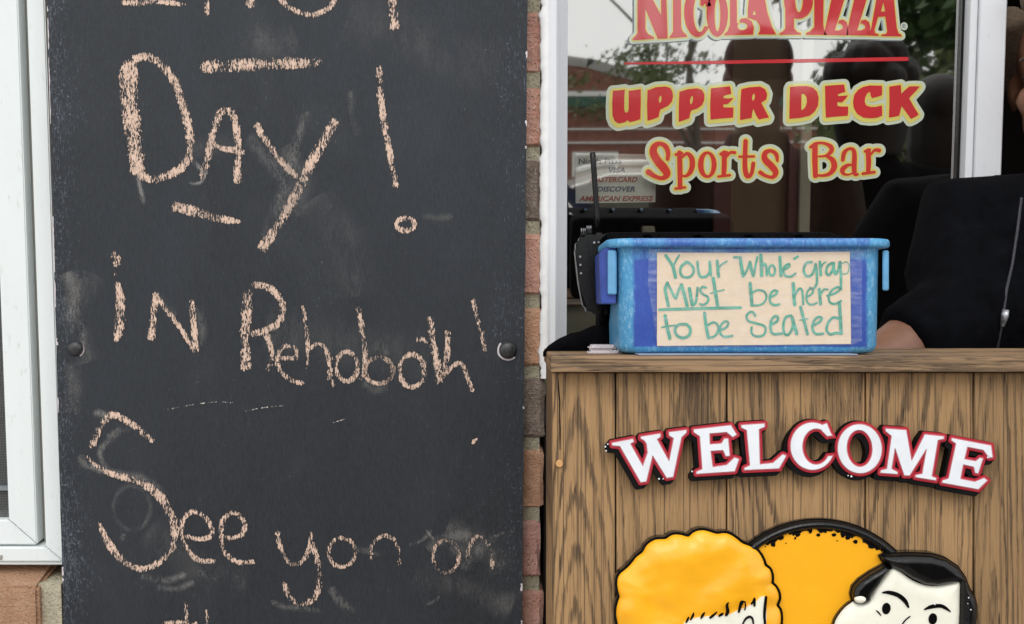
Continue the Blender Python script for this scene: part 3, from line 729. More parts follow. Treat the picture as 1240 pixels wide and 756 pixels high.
e = lambda *s: G(770, 155, 7.75, [(k, catmull(p, 6) if k == 's' else p) for k, p in s]); f_ = lambda *s: G(930, 155, 7.75, [(k, catmull(p, 6) if k == 's' else p) for k, p in s])
sports = [e(St((298,292,18),(303,235,22),(280,175,24),(225,147,20),(175,175,30),(165,235,36),(205,310,38),(265,380,40),(292,435,32),(250,472,20),(180,455,20),(120,415,28))),
 e(St((410,235,24),(414,400,24),(415,560,22)), St((375,250,14),(435,240,14)), St((372,570,12),(462,558,12)), St((440,275,10),(480,240,16),(522,280,24),(530,350,26),(510,415,22),(470,452,14),(435,448,10))),
 e(('p', EL(670,345,88,126)), ('-p', EL(673,345,38,98))),
 e(St((828,235,24),(830,340,24),(825,440,22)), St((798,245,16),(850,230,16)), St((775,457,12),(882,444,12)), St((850,275,10),(885,232,14),(928,232,16))),
 e(St((1030,125,22),(1025,250,22),(1025,380,24),(1045,450,24),(1085,430,18),(1102,335,20)), St((972,270,12),(1108,268,12))),
 e(St((1328,308,14),(1318,250,20),(1270,215,18),(1215,235,24),(1212,295,30),(1270,355,32),(1312,415,28),(1285,462,18),(1220,450,16),(1168,418,20)))]
bar = [f_(St((442,160,26),(440,300,26),(445,448,24)), St((402,180,16),(455,145,14),(530,145,14),(592,180,22),(590,225,20),(540,262,12),(475,268,9)), St((545,262,12),(605,300,24),(622,365,28),(585,425,20),(520,447,14),(455,445,12))),
 f_(St((702,300,18),(715,235,20),(755,198,14),(800,205,18),(812,260,22),(808,360,24),(815,430,20),(842,436,12)), St((800,350,9),(750,350,16),(702,388,24),(705,425,16),(750,440,10),(805,420,8))),
 f_(St((940,215,24),(945,320,24),(940,412,20)), St((912,220,14),(955,205,14)), St((890,430,14),(998,415,14)), St((962,255,10),(1000,210,14),(1042,212,20)))]
for grp in (sports, bar): word(grp, M['red2'], 'letter', wconv(0), wconv(1), wconv(2), 2.2, 5.6, (0, 0), parent=sw)
gx, gy, d = field([('s', [(757, 77, 1.2), (870, 75.6, 2.0), (1098, 71.5, 2.4)])], 2, 0.3); slab('underline', contours(gx, gy, d, 0, .05), wconv(0), None, M['red'], sw)
gx, gy, d = field([('p', EL(1094.8, 32, 4.4, 4.8))], 2, 0.3); slab('trademark_disc', contours(gx, gy, d, 0, .05), wconv(1), None, M['pale'], sw)
gx, gy, d = field([('s', [(1093.3, 34, .5), (1093.3, 29.6, .5), (1095.6, 29.9, .5), (1096, 31.2, .5), (1093.6, 32, .5), (1096.4, 34.2, .5)])], 2, 0.2); slab('trademark_letter', contours(gx, gy, d, 0, .03), wconv(0), None, M['greyvinyl'], sw)

# notice taped inside the pane
nt_ = thing('paper_notice', 'pale card payment notice taped inside the shop window behind the radio antenna', 'notice', atw(745, 250, GLASS + 0.02))
nq = [atw(*p, GLASS + 0.012) for p in ((697, 246.5), (793.5, 245), (795, 187), (697, 185.5))]
bm_obj('sheet', prism_bm(nq, [v + Vector((0, 0.0004, 0)) for v in nq]), M['notice'], nt_)
def textobj(s, px, py, hpx, mat, y, parent, bold=0.012, wpx=None, shear=0.0, name='lettering'):
    cu = bpy.data.curves.new(name, 'FONT'); cu.body = s; cu.size = 1; cu.offset = bold; cu.shear = shear; cu.align_x = 'CENTER'; cu.resolution_u = 2
    o = bpy.data.objects.new(name, cu); C.objects.link(o); bpy.context.view_layer.update()
    me = bpy.data.meshes.new_from_object(o.evaluated_get(bpy.context.evaluated_depsgraph_get())); bpy.data.objects.remove(o)
    xs_ = [v.co.x for v in me.vertices]; W_ = max(xs_) - min(xs_); cx = (max(xs_) + min(xs_)) / 2
    sc = hpx / 0.70; sx_ = (wpx / W_) if wpx else sc
    for v in me.vertices: v.co = atw(px + (v.co.x - cx) * sx_, py - v.co.y * sc, y)
    me.materials.clear(); me.materials.append(mat); o = bpy.data.objects.new(name, me); link(o, parent); return o
yn = GLASS + 0.0113
textobj('Nicola Pizza', 727, 198.5, 6.5, M['ink_black'], yn, nt_, wpx=52)
textobj('VISA', 747, 209, 6, M['ink_blue'], yn, nt_, 0.03, 20, 0.25); textobj('MASTERCARD', 743, 220.5, 6, M['ink_red'], yn, nt_, 0.03, 58, 0.25)
textobj('DISCOVER', 746, 232, 6, M['ink_blue'], yn, nt_, 0.03, 46, 0.25); textobj('AMERICAN EXPRESS', 746, 243.5, 6, M['ink_red'], yn, nt_, 0.03, 90, 0.25)

# ---------------------------------------------------------------- room behind the window
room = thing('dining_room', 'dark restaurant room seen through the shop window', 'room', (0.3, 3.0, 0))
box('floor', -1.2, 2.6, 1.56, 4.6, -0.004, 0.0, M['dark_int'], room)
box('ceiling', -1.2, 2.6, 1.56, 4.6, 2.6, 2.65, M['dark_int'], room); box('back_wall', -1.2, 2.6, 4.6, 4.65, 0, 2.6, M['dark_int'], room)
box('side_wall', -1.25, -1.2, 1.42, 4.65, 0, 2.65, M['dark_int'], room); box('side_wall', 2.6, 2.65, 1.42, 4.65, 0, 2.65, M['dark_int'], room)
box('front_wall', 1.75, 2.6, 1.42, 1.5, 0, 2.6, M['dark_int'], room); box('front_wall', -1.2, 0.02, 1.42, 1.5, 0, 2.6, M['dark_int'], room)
box('front_wall', XE + .003, XR2, WALL + .03, 1.52, 0, zlo - 0.052, M['dark_int'], room); box('front_wall', 0.0, 1.75, 1.47, 1.5, 2.4, 2.65, M['dark_int'], room)  # low box under the window coloured dark to stand for deep shade
def ib(name, p0, p1, y, th, mat):
    a, b = atw(*p0, y), atw(*p1, y); return box(name, a.x, b.x, y, y + th, b.z, a.z, mat, room, 0.002)
ib('wood_panel', (881, -60), (959, 520), 2.3, 0.03, M['amber']); ib('door_post', (868, -60), (880.5, 520), 2.28, 0.04, M['maroon'])
ib('door_post', (960, -60), (973, 520), 2.28, 0.04, M['maroon']); ib('door_edge', (974, -60), (975.5, 520), 2.27, 0.04, M['khaki'])
ib('wainscot', (600, 370), (760, 640), 1.9, 0.04, M['khaki']); ib('wainscot_rail', (600, 366), (760, 369.6), 1.89, 0.05, M['track'])
ib('menu_card', (777, 274), (793, 296), 1.96, 0.01, M['khaki'])
ib('post', (736, 372), (749, 560), 1.7, 0.04, M['alu'])

# ---------------------------------------------------------------- chalkboard
DB = 1.286
cbw = thing('chalkboard', 'tall black chalkboard bolted to the brick wall with handwritten pink chalk words', 'chalkboard', (-0.2, DB, 0.8))
BLx = lambda y: 57 + 20 / 756 * y
BRx = lambda y: 639 - 7 / 756 * y
ys_ = [-190 + i * 30 for i in range(37)]
lf, rt = [], []
for y in ys_:
    lf.append(atw(BLx(y) + rr.uniform(-0.5, 0.5), y, DB)); rt.append(atw(BRx(y) + rr.uniform(-0.35, 0.35), y, DB))
loop = lf + rt[::-1]
bm_obj('board', prism_bm(loop, [v + Vector((0, 0.0115, 0)) for v in loop], 0), M['board'], cbw)
# raw chips along the edges
for side, yl in ((BLx, [(8, 14), (22, 60), (70, 150), (262, 330), (340, 372), (410, 418), (482, 500), (687, 697), (700, 704)]), (BRx, [(62, 70), (146, 153), (177, 180), (707, 716), (752, 756), (493, 495)])):
    for a, b in yl:
        s = []; n = max(3, int((b - a) / 5))
        wd = 2.2 if b - a < 12 else 1.0
        sg = 1 if side is BLx else -1
        for i in range(n + 1): y = a + (b - a) * i / n; s.append((side(y) + sg * (0.2 + wd * rr.random()), y))
        for i in range(n, -1, -1): y = a + (b - a) * i / n; s.append((side(y) - sg * 0.3, y))
        f = [atw(x, y, DB - 0.0004) for x, y in s]
        bm_obj('paint_chip', prism_bm(f, [v + Vector((0, 0.003, 0)) for v in f]), M['tissue'], cbw)
kstroke = [0]
def ribbon(parts, pts, hw, dens=1.0, jit=0.5, taper=0.25):
    """pts (x,y) or (x,y,hw) in picture units"""
    kstroke[0] += 1
    P3 = [(p[0], p[1], p[2] if len(p) > 2 else hw) for p in pts]; c = catmull(P3, 1.6)
    y = DB - 0.0005 - 0.00003 * (kstroke[0] % 12); n = len(c); vs = []; uv = []; fs = []
    T = [0]
    for a, b in zip(c, c[1:]): T.append(T[-1] + math.hypot(a[0] - b[0], a[1] - b[1]))
    for i in range(n):
        a, b = c[max(0, i - 1)], c[min(n - 1, i + 1)]; dx, dy = b[0] - a[0], b[1] - a[1]; l = math.hypot(dx, dy) + 1e-9; nx_, ny_ = -dy / l, dx / l
        h = c[i][2] * (1 + jit * 0.25 * math.sin(T[i] * 0.5 + kstroke[0]) * math.sin(T[i] * 0.23))
        end = min(T[i], T[-1] - T[i]); h *= min(1, 0.55 + end / 5)
        dd = dens * (0.93 + 0.12 * math.sin(T[i] * 0.11 + kstroke[0])) * min(1, 0.7 + end * 0.08)
        h *= 1.12
        vs += [atw(c[i][0] + nx_ * h, c[i][1] + ny_ * h, y), atw(c[i][0] - nx_ * h, c[i][1] - ny_ * h, y)]; uv += [(dd, 0), (dd, 1)]
    for i in range(n - 1): fs.append((2 * i, 2 * i + 1, 2 * i + 3, 2 * i + 2))
    parts.append((vs, fs, uv))
DRY = [1.0]
def chalk(name, strokes, mat='chalk', dens=1.0):
    parts = []
    for s in strokes:
        d_ = (s[2] if len(s) > 2 else dens) * (DRY[0] if mat == 'chalk' else 1); ribbon(parts, s[0], s[1] , d_)
    vs, fs, uv = [], [], []
    for v, f, q in parts:
        o_ = len(vs); vs += v; uv += q; fs += [tuple(i + o_ for i in t) for t in f]
    return mesh_obj(name, vs, fs, M[mat], cbw, uvs=uv)
def ring(cx, cy, rx, ry, rot=0, a0=-90, n=10, over=20):
    r = R(rot); o_ = []
    for i in range(n + 1):
        a = R(a0 + (360 + over) * i / n); x, y = rx * math.cos(a), ry * math.sin(a); o_.append((cx + x * math.cos(r) - y * math.sin(r), cy + x * math.sin(r) + y * math.cos(r)))
    return o_
CL = 'chalk_letter'
chalk(CL, [([(147,3,3),(165,4,3.6),(190,2,3.6),(210,4,3),(225,6,1.8)], 3)])
chalk(CL, [([(250,-30),(250,-8),(251,19)], 2.9)]); chalk(CL, [([(302,-30),(303,-10),(304,10)], 5)])
chalk(CL, [([(335,-30),(337,-8),(345,5),(360,14),(378,18),(395,12),(405,1),(408,-12),(400,-30)], 3.3)])
chalk(CL, [([(474,-40),(475,-5),(478,37)], 5.8)])
chalk(CL, [([(158,72,7),(156,90,10.5),(156,120,10.5),(160,150,10),(164,180,9),(167,213,8)], 9, 1.0), ([(160,73),(178,69),(196,79),(211,98),(222,130),(229,160),(230,186),(221,202),(203,213),(184,217),(166,211)], 5)])
chalk(CL, [([(242,82,7),(290,79,7.5),(340,77,7),(372,76,6),(393,74,4)], 7, .95)])
chalk(CL, [([(243,217),(249,200),(257,165),(265,140),(274,131)], 4.6), ([(274,131),(284,143),(288,170),(288,200),(287,223)], 4.4), ([(254,171),(270,180),(284,182),(298,185)], 3.4)])
chalk(CL, [([(208,249,5.6),(235,256,6),(262,264,5),(278,267,4),(292,269,2)], 5)])
chalk(CL, [([(310,149),(318,165),(332,184),(347,202),(362,217)], 4), ([(406,144),(395,165),(376,199),(356,239),(336,274),(315,304)], 5.8)])
chalk(CL, [([(459,79),(460,110),(465,148),(472,185),(480,228)], 3.9), (ring(491,272,11,7.5), 3.2)])
chalk(CL, [([(134,312),(138,309),(143,313),(141,320),(137,318)], 4.2), ([(139,326),(140,340)], 1.2, .75), ([(142,341,2.5),(145,358,5),(146,380,6),(144,400,5.5),(140,414,3)], 5)])
chalk(CL, [([(190,354),(187,375),(183,413)], 4.4), ([(189,357),(203,377),(220,400),(236,427)], 3), ([(232,363),(235,395),(237,428)], 3.8)])
DRY[0] = 0.95
chalk(CL, [([(301,350),(299,375),(297,410),(298,450)], 6.2, .95), ([(303,346),(323,347),(338,360),(343,377),(336,392),(320,401),(300,405)], 4.2), ([(322,403),(327,418),(330,432),(324,449)], 3.6)])
chalk(CL, [([(338,433),(356,434),(360,426),(351,418),(340,423),(336,434),(339,448),(351,460),(368,465)], 3)])
chalk(CL, [([(366,370),(369,385),(371,400),(373,425),(372,449)], 2.8, .9), ([(374,424),(385,417),(394,423),(399,440),(399,462)], 2.8)])
chalk(CL, [(ring(420,444,13,18,0,-60), 3), ([(402,432),(401,450),(404,470)], 2.2, .85)])
chalk(CL, [([(434,371),(438,398),(442,425),(441,452),(436,461)], 3.2), (ring(459,449,17,16), 3)])
chalk(CL, [(ring(499,449,15,20), 3.2)])
chalk(CL, [([(521,383),(524,410),(529,438),(533,466)], 4.4), ([(503,412),(510,411),(519,416)], 3.2)])
chalk(CL, [([(541,398),(542,420),(539,445),(534,459)], 3.6), ([(536,457),(546,446),(558,440),(566,457),(573,475)], 2.8)])
chalk(CL, [([(573,361),(577,382),(583,402),(588,426)], 3, .9)])
chalk('chalk_mark', [([(572,538),(575,533),(579,532)], 2.2)])
chalk(CL, [([(186,535),(167,519),(150,508),(135,503),(122,517),(110,543)], 4), ([(104,551,1.6),(112,560,2.4),(130,572,3.5),(156,580,4.5),(178,589,5.2),(195,603,5.5),(207,624,5.5),(212,645,5),(208,664,4),(194,680,3.6),(175,689,3.6),(158,685,4),(141,671,4.4),(128,652,4),(119,632,2.2)], 4)])
chalk(CL, [([(222,649),(240,653),(254,650),(257,641),(248,627),(234,620),(222,629),(220,648),(228,667),(242,679),(262,679)], 3)])
chalk(CL, [([(271,651),(289,650),(297,638),(292,627),(281,621),(270,631),(268,652),(274,671),(289,681),(311,680)], 3)])
DRY[0] = 0.87
chalk(CL, [([(336,642),(339,661),(349,681),(364,682),(374,665),(378,641)], 3), ([(376,655),(384,678),(387,704),(380,725),(362,731),(350,721),(343,705)], 3.7)])
chalk(CL, [(ring(414,669,16.5,17.5), 2.7)])
chalk(CL, [([(450,680),(451,659),(466,649),(479,656),(484,672),(483,685)], 2.7)])
chalk(CL, [(ring(540,674,16,20), 2.7, .92)])
chalk(CL, [([(565,682),(568,664),(578,650),(591,659),(597,690)], 2.7, .92)])
chalk(CL, [([(225,727),(226,745),(227,775),(232,790)], 2.2), ([(196,756),(212,754),(240,755)], 2.8)])
chalk(CL, [([(250,738),(252,756),(254,790)], 2.4, .9)])
sm = []
for pts, hw, dn in [([(372,135),(362,165),(352,200),(345,215)], 8, .55), ([(300,165),(325,195),(345,222)], 11, .35), ([(345,222),(335,255),(322,290)], 12, .4), ([(166,210),(170,228),(175,248)], 4, .8),
                    ([(232,193),(243,205),(250,212)], 4, .8), ([(229,222),(243,221),(251,206)], 3, .8), ([(424,110),(428,140),(433,165)], 6, .35), ([(112,500),(125,502),(130,510)], 6, .9),
                    ([(98,550),(104,563),(140,573),(175,580),(200,600)], 6, .7), ([(130,570),(122,545),(150,520)], 5, .5), (ring(160,615,22,27), 4, .25), ([(150,655),(148,650),(152,647)], 4, .6),
                    ([(170,697),(200,703),(225,695)], 6, .5), ([(190,711),(215,713),(235,704)], 5, .4), ([(240,690),(252,700),(262,702)], 5, .35), ([(452,420),(462,422),(470,430)], 10, .35), ([(440,462),(455,472),(470,468)], 8, .3),
                    ([(400,712),(412,728),(430,742)], 7, .6), ([(328,728),(345,735),(360,736),(388,740)], 5, .55), ([(520,668),(532,655),(560,648),(575,655)], 9, .55), ([(560,690),(572,675),(580,662)], 8, .5),
                    ([(545,662),(560,668),(585,670)], 10, .35), ([(495,660),(510,655),(523,642)], 3, .5), ([(598,650),(612,645),(623,643)], 2.5, .8), ([(516,642),(522,650),(526,654)], 2, .9), ([(430,665),(447,668),(462,672)], 5, .4),
                    ([(190,357),(200,372),(212,385)], 8, .35), ([(238,372),(245,395),(240,420)], 8, .3), ([(515,733),(525,728),(533,722)], 3, .5), ([(605,735),(620,725),(632,715)], 12, .25), ([(130,530),(145,520),(160,522)], 5, .5),
                    ([(80,330),(90,355),(85,390)], 14, .5), ([(96,390),(101,410),(96,430)], 6, .8), ([(84,440),(90,470),(88,500)], 12, .3), ([(512,262),(530,264),(548,262)], 6, .25)]:
    sm.append((pts, hw, dn))
sm += [([(300,40),(330,55),(360,48)], 26, .22), ([(110,330),(90,380),(105,440)], 20, .25), ([(380,240),(420,300),(430,360)], 30, .16), ([(540,640),(585,660),(610,690)], 20, .30), ([(320,400),(420,420),(520,430)], 34, .14), ([(180,640),(240,690),(300,700)], 26, .14), ([(340,180),(362,215),(350,260)], 22, .28), ([(230,180),(290,175)], 16, .15), ([(500,700),(560,712),(620,740)], 18, .22), ([(420,20),(500,50),(600,90)], 40, .14)]
for s_ in sm: chalk('chalk_smudge', [s_], 'smudge')
for s_ in [([(203,496),(235,490),(262,487),(283,488)], .7, .75), ([(292,499),(318,494),(345,491)], .7, .75), ([(400,513),(420,507)], .6, .7), ([(203,470),(205,472)], .9), ([(102,241),(104,242)], 1.4), ([(588,60),(590,61)], 1.6)]: chalk('chalk_scratch', [s_], 'chalk_white')
for px, py, r_ in ((91.5, 422, 9.5), (615, 424, 11)):
    c = atw(px, py, DB); s = r_ / F * DB
    b = thing('board_bolt', ('dark worn bolt on the left edge of the chalkboard' if px < 300 else 'dark domed bolt with a chipped pale rim on the right edge of the chalkboard'), 'bolt', c, group='bolts holding the chalkboard')
    bm = bmesh.new(); prof = [(1.0, 0), (1.0, .12), (.93, .34), (.78, .52), (.5, .66), (.2, .72)]; rings_ = []
    for q, h in prof: rings_.append([bm.verts.new((c.x + math.cos(k * math.pi / 12) * q * s, c.y - h * s, c.z + math.sin(k * math.pi / 12) * q * s)) for k in range(24)])
    for a, b2 in zip(rings_, rings_[1:]):
        for k in range(24): bm.faces.new((a[k], a[(k + 1) % 24], b2[(k + 1) % 24], b2[k]))
    bm.faces.new(rings_[-1][::-1]); bm_obj('bolt_head', bm, M['bolt'], b, smooth=True)
    bm = bmesh.new(); a0, a1 = (0, 23) ; ph = 9 if px > 300 else 20; nn = 13 if px > 300 else 6
    ra = [bm.verts.new((c.x + math.cos((k + ph) * math.pi / 12) * s * 1.0, c.y - 0.0005, c.z + math.sin((k + ph) * math.pi / 12) * s * 1.0)) for k in range(nn)]
    rb = [bm.verts.new((c.x + math.cos((k + ph) * math.pi / 12) * s * (1.16 + .08 * rr.random()), c.y - 0.0005, c.z + math.sin((k + ph) * math.pi / 12) * s * (1.16 + .08 * rr.random()))) for k in range(nn)]
    for k in range(nn - 1): bm.faces.new((ra[k], ra[k + 1], rb[k + 1], rb[k]))
    bm_obj('chipped_rim', bm, M['tissue'], b)

# ---------------------------------------------------------------- podium
pod, pc = podroot('host_podium', 'weathered oak host stand made of vertical planks under the blue tub', 'podium', 900, 1500, D_POD)
LOCAL.add('host_podium')
c0 = pc(D_POD)
def pbx(name, px0, px1, py0, py1, d0, d1, mat, bev=0.0, seg=1, root=None, conv=None, dref=None):
    """a box whose front face spans those picture coordinates at depth d0"""
    a = (conv or pc)(dref or d0)(px0, py1); b = (conv or pc)(dref or d0)(px1, py0)
    base = (conv or pc)(d0)(px0, py0).y; back = (conv or pc)(d1)(px0, py0).y
    o = bm_obj(name, box_bm(0, b.x - a.x, 0, back - base, 0, b.z - a.z, bev, seg), mat, root or pod); o.location = (a.x, base, a.z); return o
joints = [669, 745.5, 880, 1048, 1179, 1262, 1390]
for i, (a, b) in enumerate(zip(joints, joints[1:])):
    pbx('plank', a + (0.0 if i == 0 else 0.85), b - 0.85, 451.6, 1450, D_POD + rnd.choice([0, .0006, .0012]), D_POD + 0.018, M['oak'], 0.0011, 2)
pbx('backing', 670, 1389, 449.2, 1445, D_POD + 0.0195, D_POD + 0.025, M['dark_int'])
sp_ = pbx('side_panel', 670.5, 679, 452, 1450, D_POD + 0.0255, 1.262, M['oak'], 0.001, dref=D_POD)
pbx('side_panel', 1380, 1389, 455, 1450, D_POD + 0.0255, 1.262, M['oak'], 0.001, dref=D_POD)
D_TOP = 1.014
pbx('top_board', 667, 1402, 431.5, 451, D_TOP, 1.235, M['oak_top'], 0.0016, 2, dref=D_TOP)
# end cap and screws
def disc(name, px, py, rpx, d, h, mat, root, conv, n=16):
    c = conv(d)(px, py); s = rpx / F * d; bm = bmesh.new()
    A = [bm.verts.new((c.x + s * math.cos(2 * math.pi * k / n), c.y, c.z + s * math.sin(2 * math.pi * k / n))) for k in range(n)]
    B = [bm.verts.new((c.x + .86 * s * math.cos(2 * math.pi * k / n), c.y - h, c.z + .86 * s * math.sin(2 * math.pi * k / n))) for k in range(n)]
    for k in range(n): bm.faces.new((A[k], A[(k + 1) % n], B[(k + 1) % n], B[k]))
    bm.faces.new(B); return bm_obj(name, bm, mat, root)
disc('wood_plug', 677.5, 561.5, 4.6, D_POD + .0002, 0.0012, M['plug'], pod, pc)
# split in the first plank
sp2 = [(676,456),(677.2,470),(678.6,486),(678,500),(679,520),(678.6,545),(677.6,545),(677.4,520),(676.8,500),(677,486),(675.8,470)]
cc = pc(D_POD - 0.0003)
slab('split', [sp2], cc, None, M['black_cloth'], pod)

# ---------------------------------------------------------------- WELCOME sign
wsn, wc = podroot('welcome_sign', 'arched white WELCOME lettering outlined in red on a thick black backing', 'sign', 965, 560, D_POD)
w1 = lambda *s: G(725, 490, 5.167, s); w2 = lambda *s: G(965, 490, 4.96, s)
def glyph_C():
    return [('p', EL(984, 540.5, 27, 29, 0, 60)), ('-p', EL(988.5, 541, 16.5, 21.5, 0, 60)), ('-p', [(996, 529), (1020, 527), (1020, 551), (993, 553)])]
wel = [w1(P_((80,240),(215,213),(222,233),(200,246),(276,382),(305,300),(298,245),(284,226),(262,214),(262,200),(387,180),(389,203),(367,218),(440,352),(468,212),(440,196),(438,172),(552,157),(550,178),(520,205),(467,455),(425,461),(338,322),(299,483),(262,489),(132,262),(84,258))),
 w1(P_((592,155),(828,128),(866,190),(838,206),(800,174),(695,183),(697,248),(768,242),(785,212),(812,212),(822,322),(795,326),(777,287),(702,292),(715,390),(800,377),(850,330),(880,341),(852,420),(610,436),(610,420),(647,404),(632,200),(594,175))),
 w1(P_((890,127),(1040,117),(1040,141),(1004,156),(1010,373),(1090,364),(1152,310),(1176,320),(1130,402),(910,412),(910,396),(945,381),(925,162),(892,146))),
 glyph_C() + w2(P_((148,122),(160,118),(181,111),(208,180),(184,194),(150,160))),
 [('p', EL(1041.2, 543.6, 27, 30, -4, 60)), ('-p', EL(1041, 543.2, 15.2, 22, -4, 60))],
 w2(P_((530,143),(658,152),(690,335),(768,178),(885,190),(883,208),(848,215),(812,430),(840,442),(835,458),(710,438),(712,424),(752,415),(778,270),(678,428),(645,428),(590,265),(570,385),(607,405),(605,420),(500,412),(503,395),(540,385),(568,190),(533,162))),
 w2(P_((930,200),(1168,245),(1178,318),(1155,323),(1120,275),(1025,256),(1008,327),(1075,339),(1100,318),(1120,323),(1090,416),(1070,412),(1062,376),(1000,362),(984,446),(1070,463),(1125,440),(1147,456),(1090,511),(870,471),(875,455),(910,444),(955,236),(926,216)))]
xs0 = 735; gx = np.arange(726, 1212, 0.4); gy = np.arange(496, 612, 0.4); X, Y = np.meshgrid(gx, gy); D = np.full(X.shape, 1e9)
for s in wel:
    d = np.full(X.shape, 1e9)
    for k, p in s: d = np.minimum(d, sdf_poly(X, Y, p)) if k == 'p' else np.maximum(d, -sdf_poly(X, Y, p))
    D = np.minimum(D, d)
TH = 0.011
fc = D_POD - TH; cF = wc(fc); cA = wc(fc - 0.0008); cB = wc(fc - 0.0014); cCc = wc(fc - 0.0020)
Bk = D - 3.2
for i in range(1, 13):
    t = i / 12; Bk = np.minimum(Bk, np.roll(np.roll(D, int(round(5.8 * t / .4)), 0), int(round(-4.8 * t / .4)), 1) - 3.0)
slab('backing', contours(gx, gy, Bk, 0, 0.1), cF, Vector((0, TH - 0.0004, 0)), M['signblack'], wsn)
for s in wel:
    gx2, gy2, d = field(s, 5, 0.3)
    slab('letter_rim', contours(gx2, gy2, d, 3.2, 0.06), cA, Vector((0, 0.0007, 0)), M['signred'], wsn)
    slab('letter_line', contours(gx2, gy2, d, 0.75, 0.06), cB, Vector((0, 0.0005, 0)), M['signpink'], wsn)
    slab('letter', contours(gx2, gy2, d, -0.55, 0.06), cCc, Vector((0, 0.0005, 0)), M['signwhite'], wsn)
# chipped spots
for x, y, r_ in ((733, 541, 1.3), (734, 546, 1.0), (736, 538, 1.0), (798, 580, 1.2), (803, 580, .8), (1031, 577, 1.3), (1027, 576, .9), (1199.5, 552, 2.0), (1196, 554, 1.2), (838, 571, 1.1)):
    disc('paint_chip', x, y, r_, fc - 0.0021, 0.0004, M['signwhite'], wsn, wc, 6)

# ---------------------------------------------------------------- painted relief sign: two cartoon heads and a round pizza
cs, sc = podroot('pizza_sign', 'glossy painted relief of two cartoon heads in front of a round yellow pizza', 'sign', 965, 760, D_POD)
b0 = sc(D_POD - 0.002)
RX, RY, RR = 991, 764, 136
pizza_pts = EL(RX, RY, RR, RR, 0, 120)
def sl(name, shapes, lvl, d, th, mat, res=0.6): 
    gx, gy, dd = field(shapes, 4 + abs(lvl), res); return slab(name, contours(gx, gy, dd, lvl, 0.12), sc(d), Vector((0, th, 0)), mat, cs)
sl('pizza_edge', [('p', pizza_pts)], 0, D_POD - 0.006, 0.0055, M['black_gloss'])
relief('crust', [('p', EL(RX, RY, RR - 1.5, RR - 1.5, 0, 140)), ('-p', EL(RX, RY, RR - 13, RR - 13, 0, 140))], sc(D_POD - 0.006), 0.005, 6.5, M['black_gloss'], cs, 0.8)
sl('pizza_face', [('p', EL(RX, RY, RR - 11.5, RR - 11.5, 0, 120))], 0, D_POD - 0.0075, 0.0014, M['egg'])
tr = random.Random(5); tops = [(920,660,2.2,2.6),(929,654.5,3,2.6),(936,659.5,3.3,3),(946,650.5,3.6,4.2),(957,644,3,3.6),(966,647.5,3.4,3),(963,652,1.4,1.4),(972,640,2.6,4),(981,641,3,5),(991,648,2.6,1.8),(994,641,4,4.5),(1005,641,4.5,3.5),(1010,648,3.2,2),(1021,647,3,4),(1027,651.5,3.2,2.2),(1036,656,3,2.6),(1047,654,2.8,2.6),(1056,661.5,5,3),(1068,667,1.6,1.4),(1014,655,.8,.8),(952,658,.8,.8),(927,662,.9,.9),(1061,655,1.6,1.2)]
sh = [('p', [(x + q[0] * rx_, y + q[1] * ry_) for q, rx_, ry_, x, y in [((math.cos(a) * (1 + .22 * tr.uniform(-1, 1)), math.sin(a) * (1 + .22 * tr.uniform(-1, 1))), rx, ry, x, y) for a in [2 * math.pi * k / 9 for k in range(9)]]]) for x, y, rx, ry in tops]
rim_in = [(x, y) for x, y in []]
for i, s_ in enumerate(sh):
    gx3, gy3, dd3 = field([s_], 2, 0.3); slab('topping', contours(gx3, gy3, dd3, 0, .06), sc(D_POD - 0.0080), Vector((0, 0.0004, 0)), M['black_gloss'], cs)
# scalloped black inner line of the crust
band = [('p', EL(RX, RY, RR - 10, RR - 10, 0, 140))]; cut = []
for k in range(26):
    a = R(180 + 25 + k * 5.2); q = RR - 19.0 + 2.4 * math.sin(k * 2.3); cut.append(('-p', EL(RX + q * math.cos(a), RY + q * math.sin(a), 6.5, 4.6, math.degrees(a) + 90, 14)))
relief('crust_line', band + [('-p', EL(RX, RY, RR - 18.5, RR - 18.5, 0, 120))] + cut, sc(D_POD - 0.0077), 0.0006, 1.0, M['black_gloss'], cs, 0.5)

# curly haired head
hz = [(60,860),(48,800),(45,756),(35,700),(36,650),(48,600),(58,575),(45,520),(42,460),(58,420),(95,388),(125,360),(150,330),(172,302),(212,272),(232,235),(262,205),(305,186),(368,182),(395,163),(430,152),(480,157),(520,168),(545,145),(580,128),(625,124),(670,136),(710,148),(755,143),(790,148),(830,170),(862,195),(885,212),(935,232),(975,255),(1005,290),(1025,330),(1035,362),(1065,385),(1080,425),(1080,465),(1078,480),(1105,505),(1125,545),(1128,590),(1112,628),(1132,655),(1142,700),(1140,756),(1128,800),(1140,860),(1105,960),(900,1010),(300,1010),(110,950)]
hair = [('p', [(740 + x / 5.557, 620 + y / 5.557) for x, y in catmull(hz, 14, True)])]
gxh, gyh, dh = field(hair, 8, 0.8)
slab('hair_edge', contours(gxh, gyh, dh, 3.0, 0.15), sc(D_POD - 0.010), Vector((0, 0.0095, 0)), M['black_gloss'], cs)
from mathutils import noise as mnoise
def bump_h(x, y): return 0.0022 * mnoise.noise(Vector((x * 0.020, y * 0.032, 3.1))) + 0.0003 * mnoise.noise(Vector((x * 0.06, y * 0.08, 7.7)))
relief('curly_hair', hair, sc(D_POD - 0.0098), 0.0075, 30, M['egg'], cs, 1.0, bump_h)
fw = [(497,745),(540,722),(600,712),(655,705),(700,700),(760,697),(800,692),(850,668),(905,650),(950,625),(985,605),(1010,580),(1037,572),(1046,640),(1045,756),(1030,860),(900,960),(650,980),(500,900),(470,800)]
face = [('p', [(740 + x / 5.557, 620 + y / 5.557) for x, y in fw])]
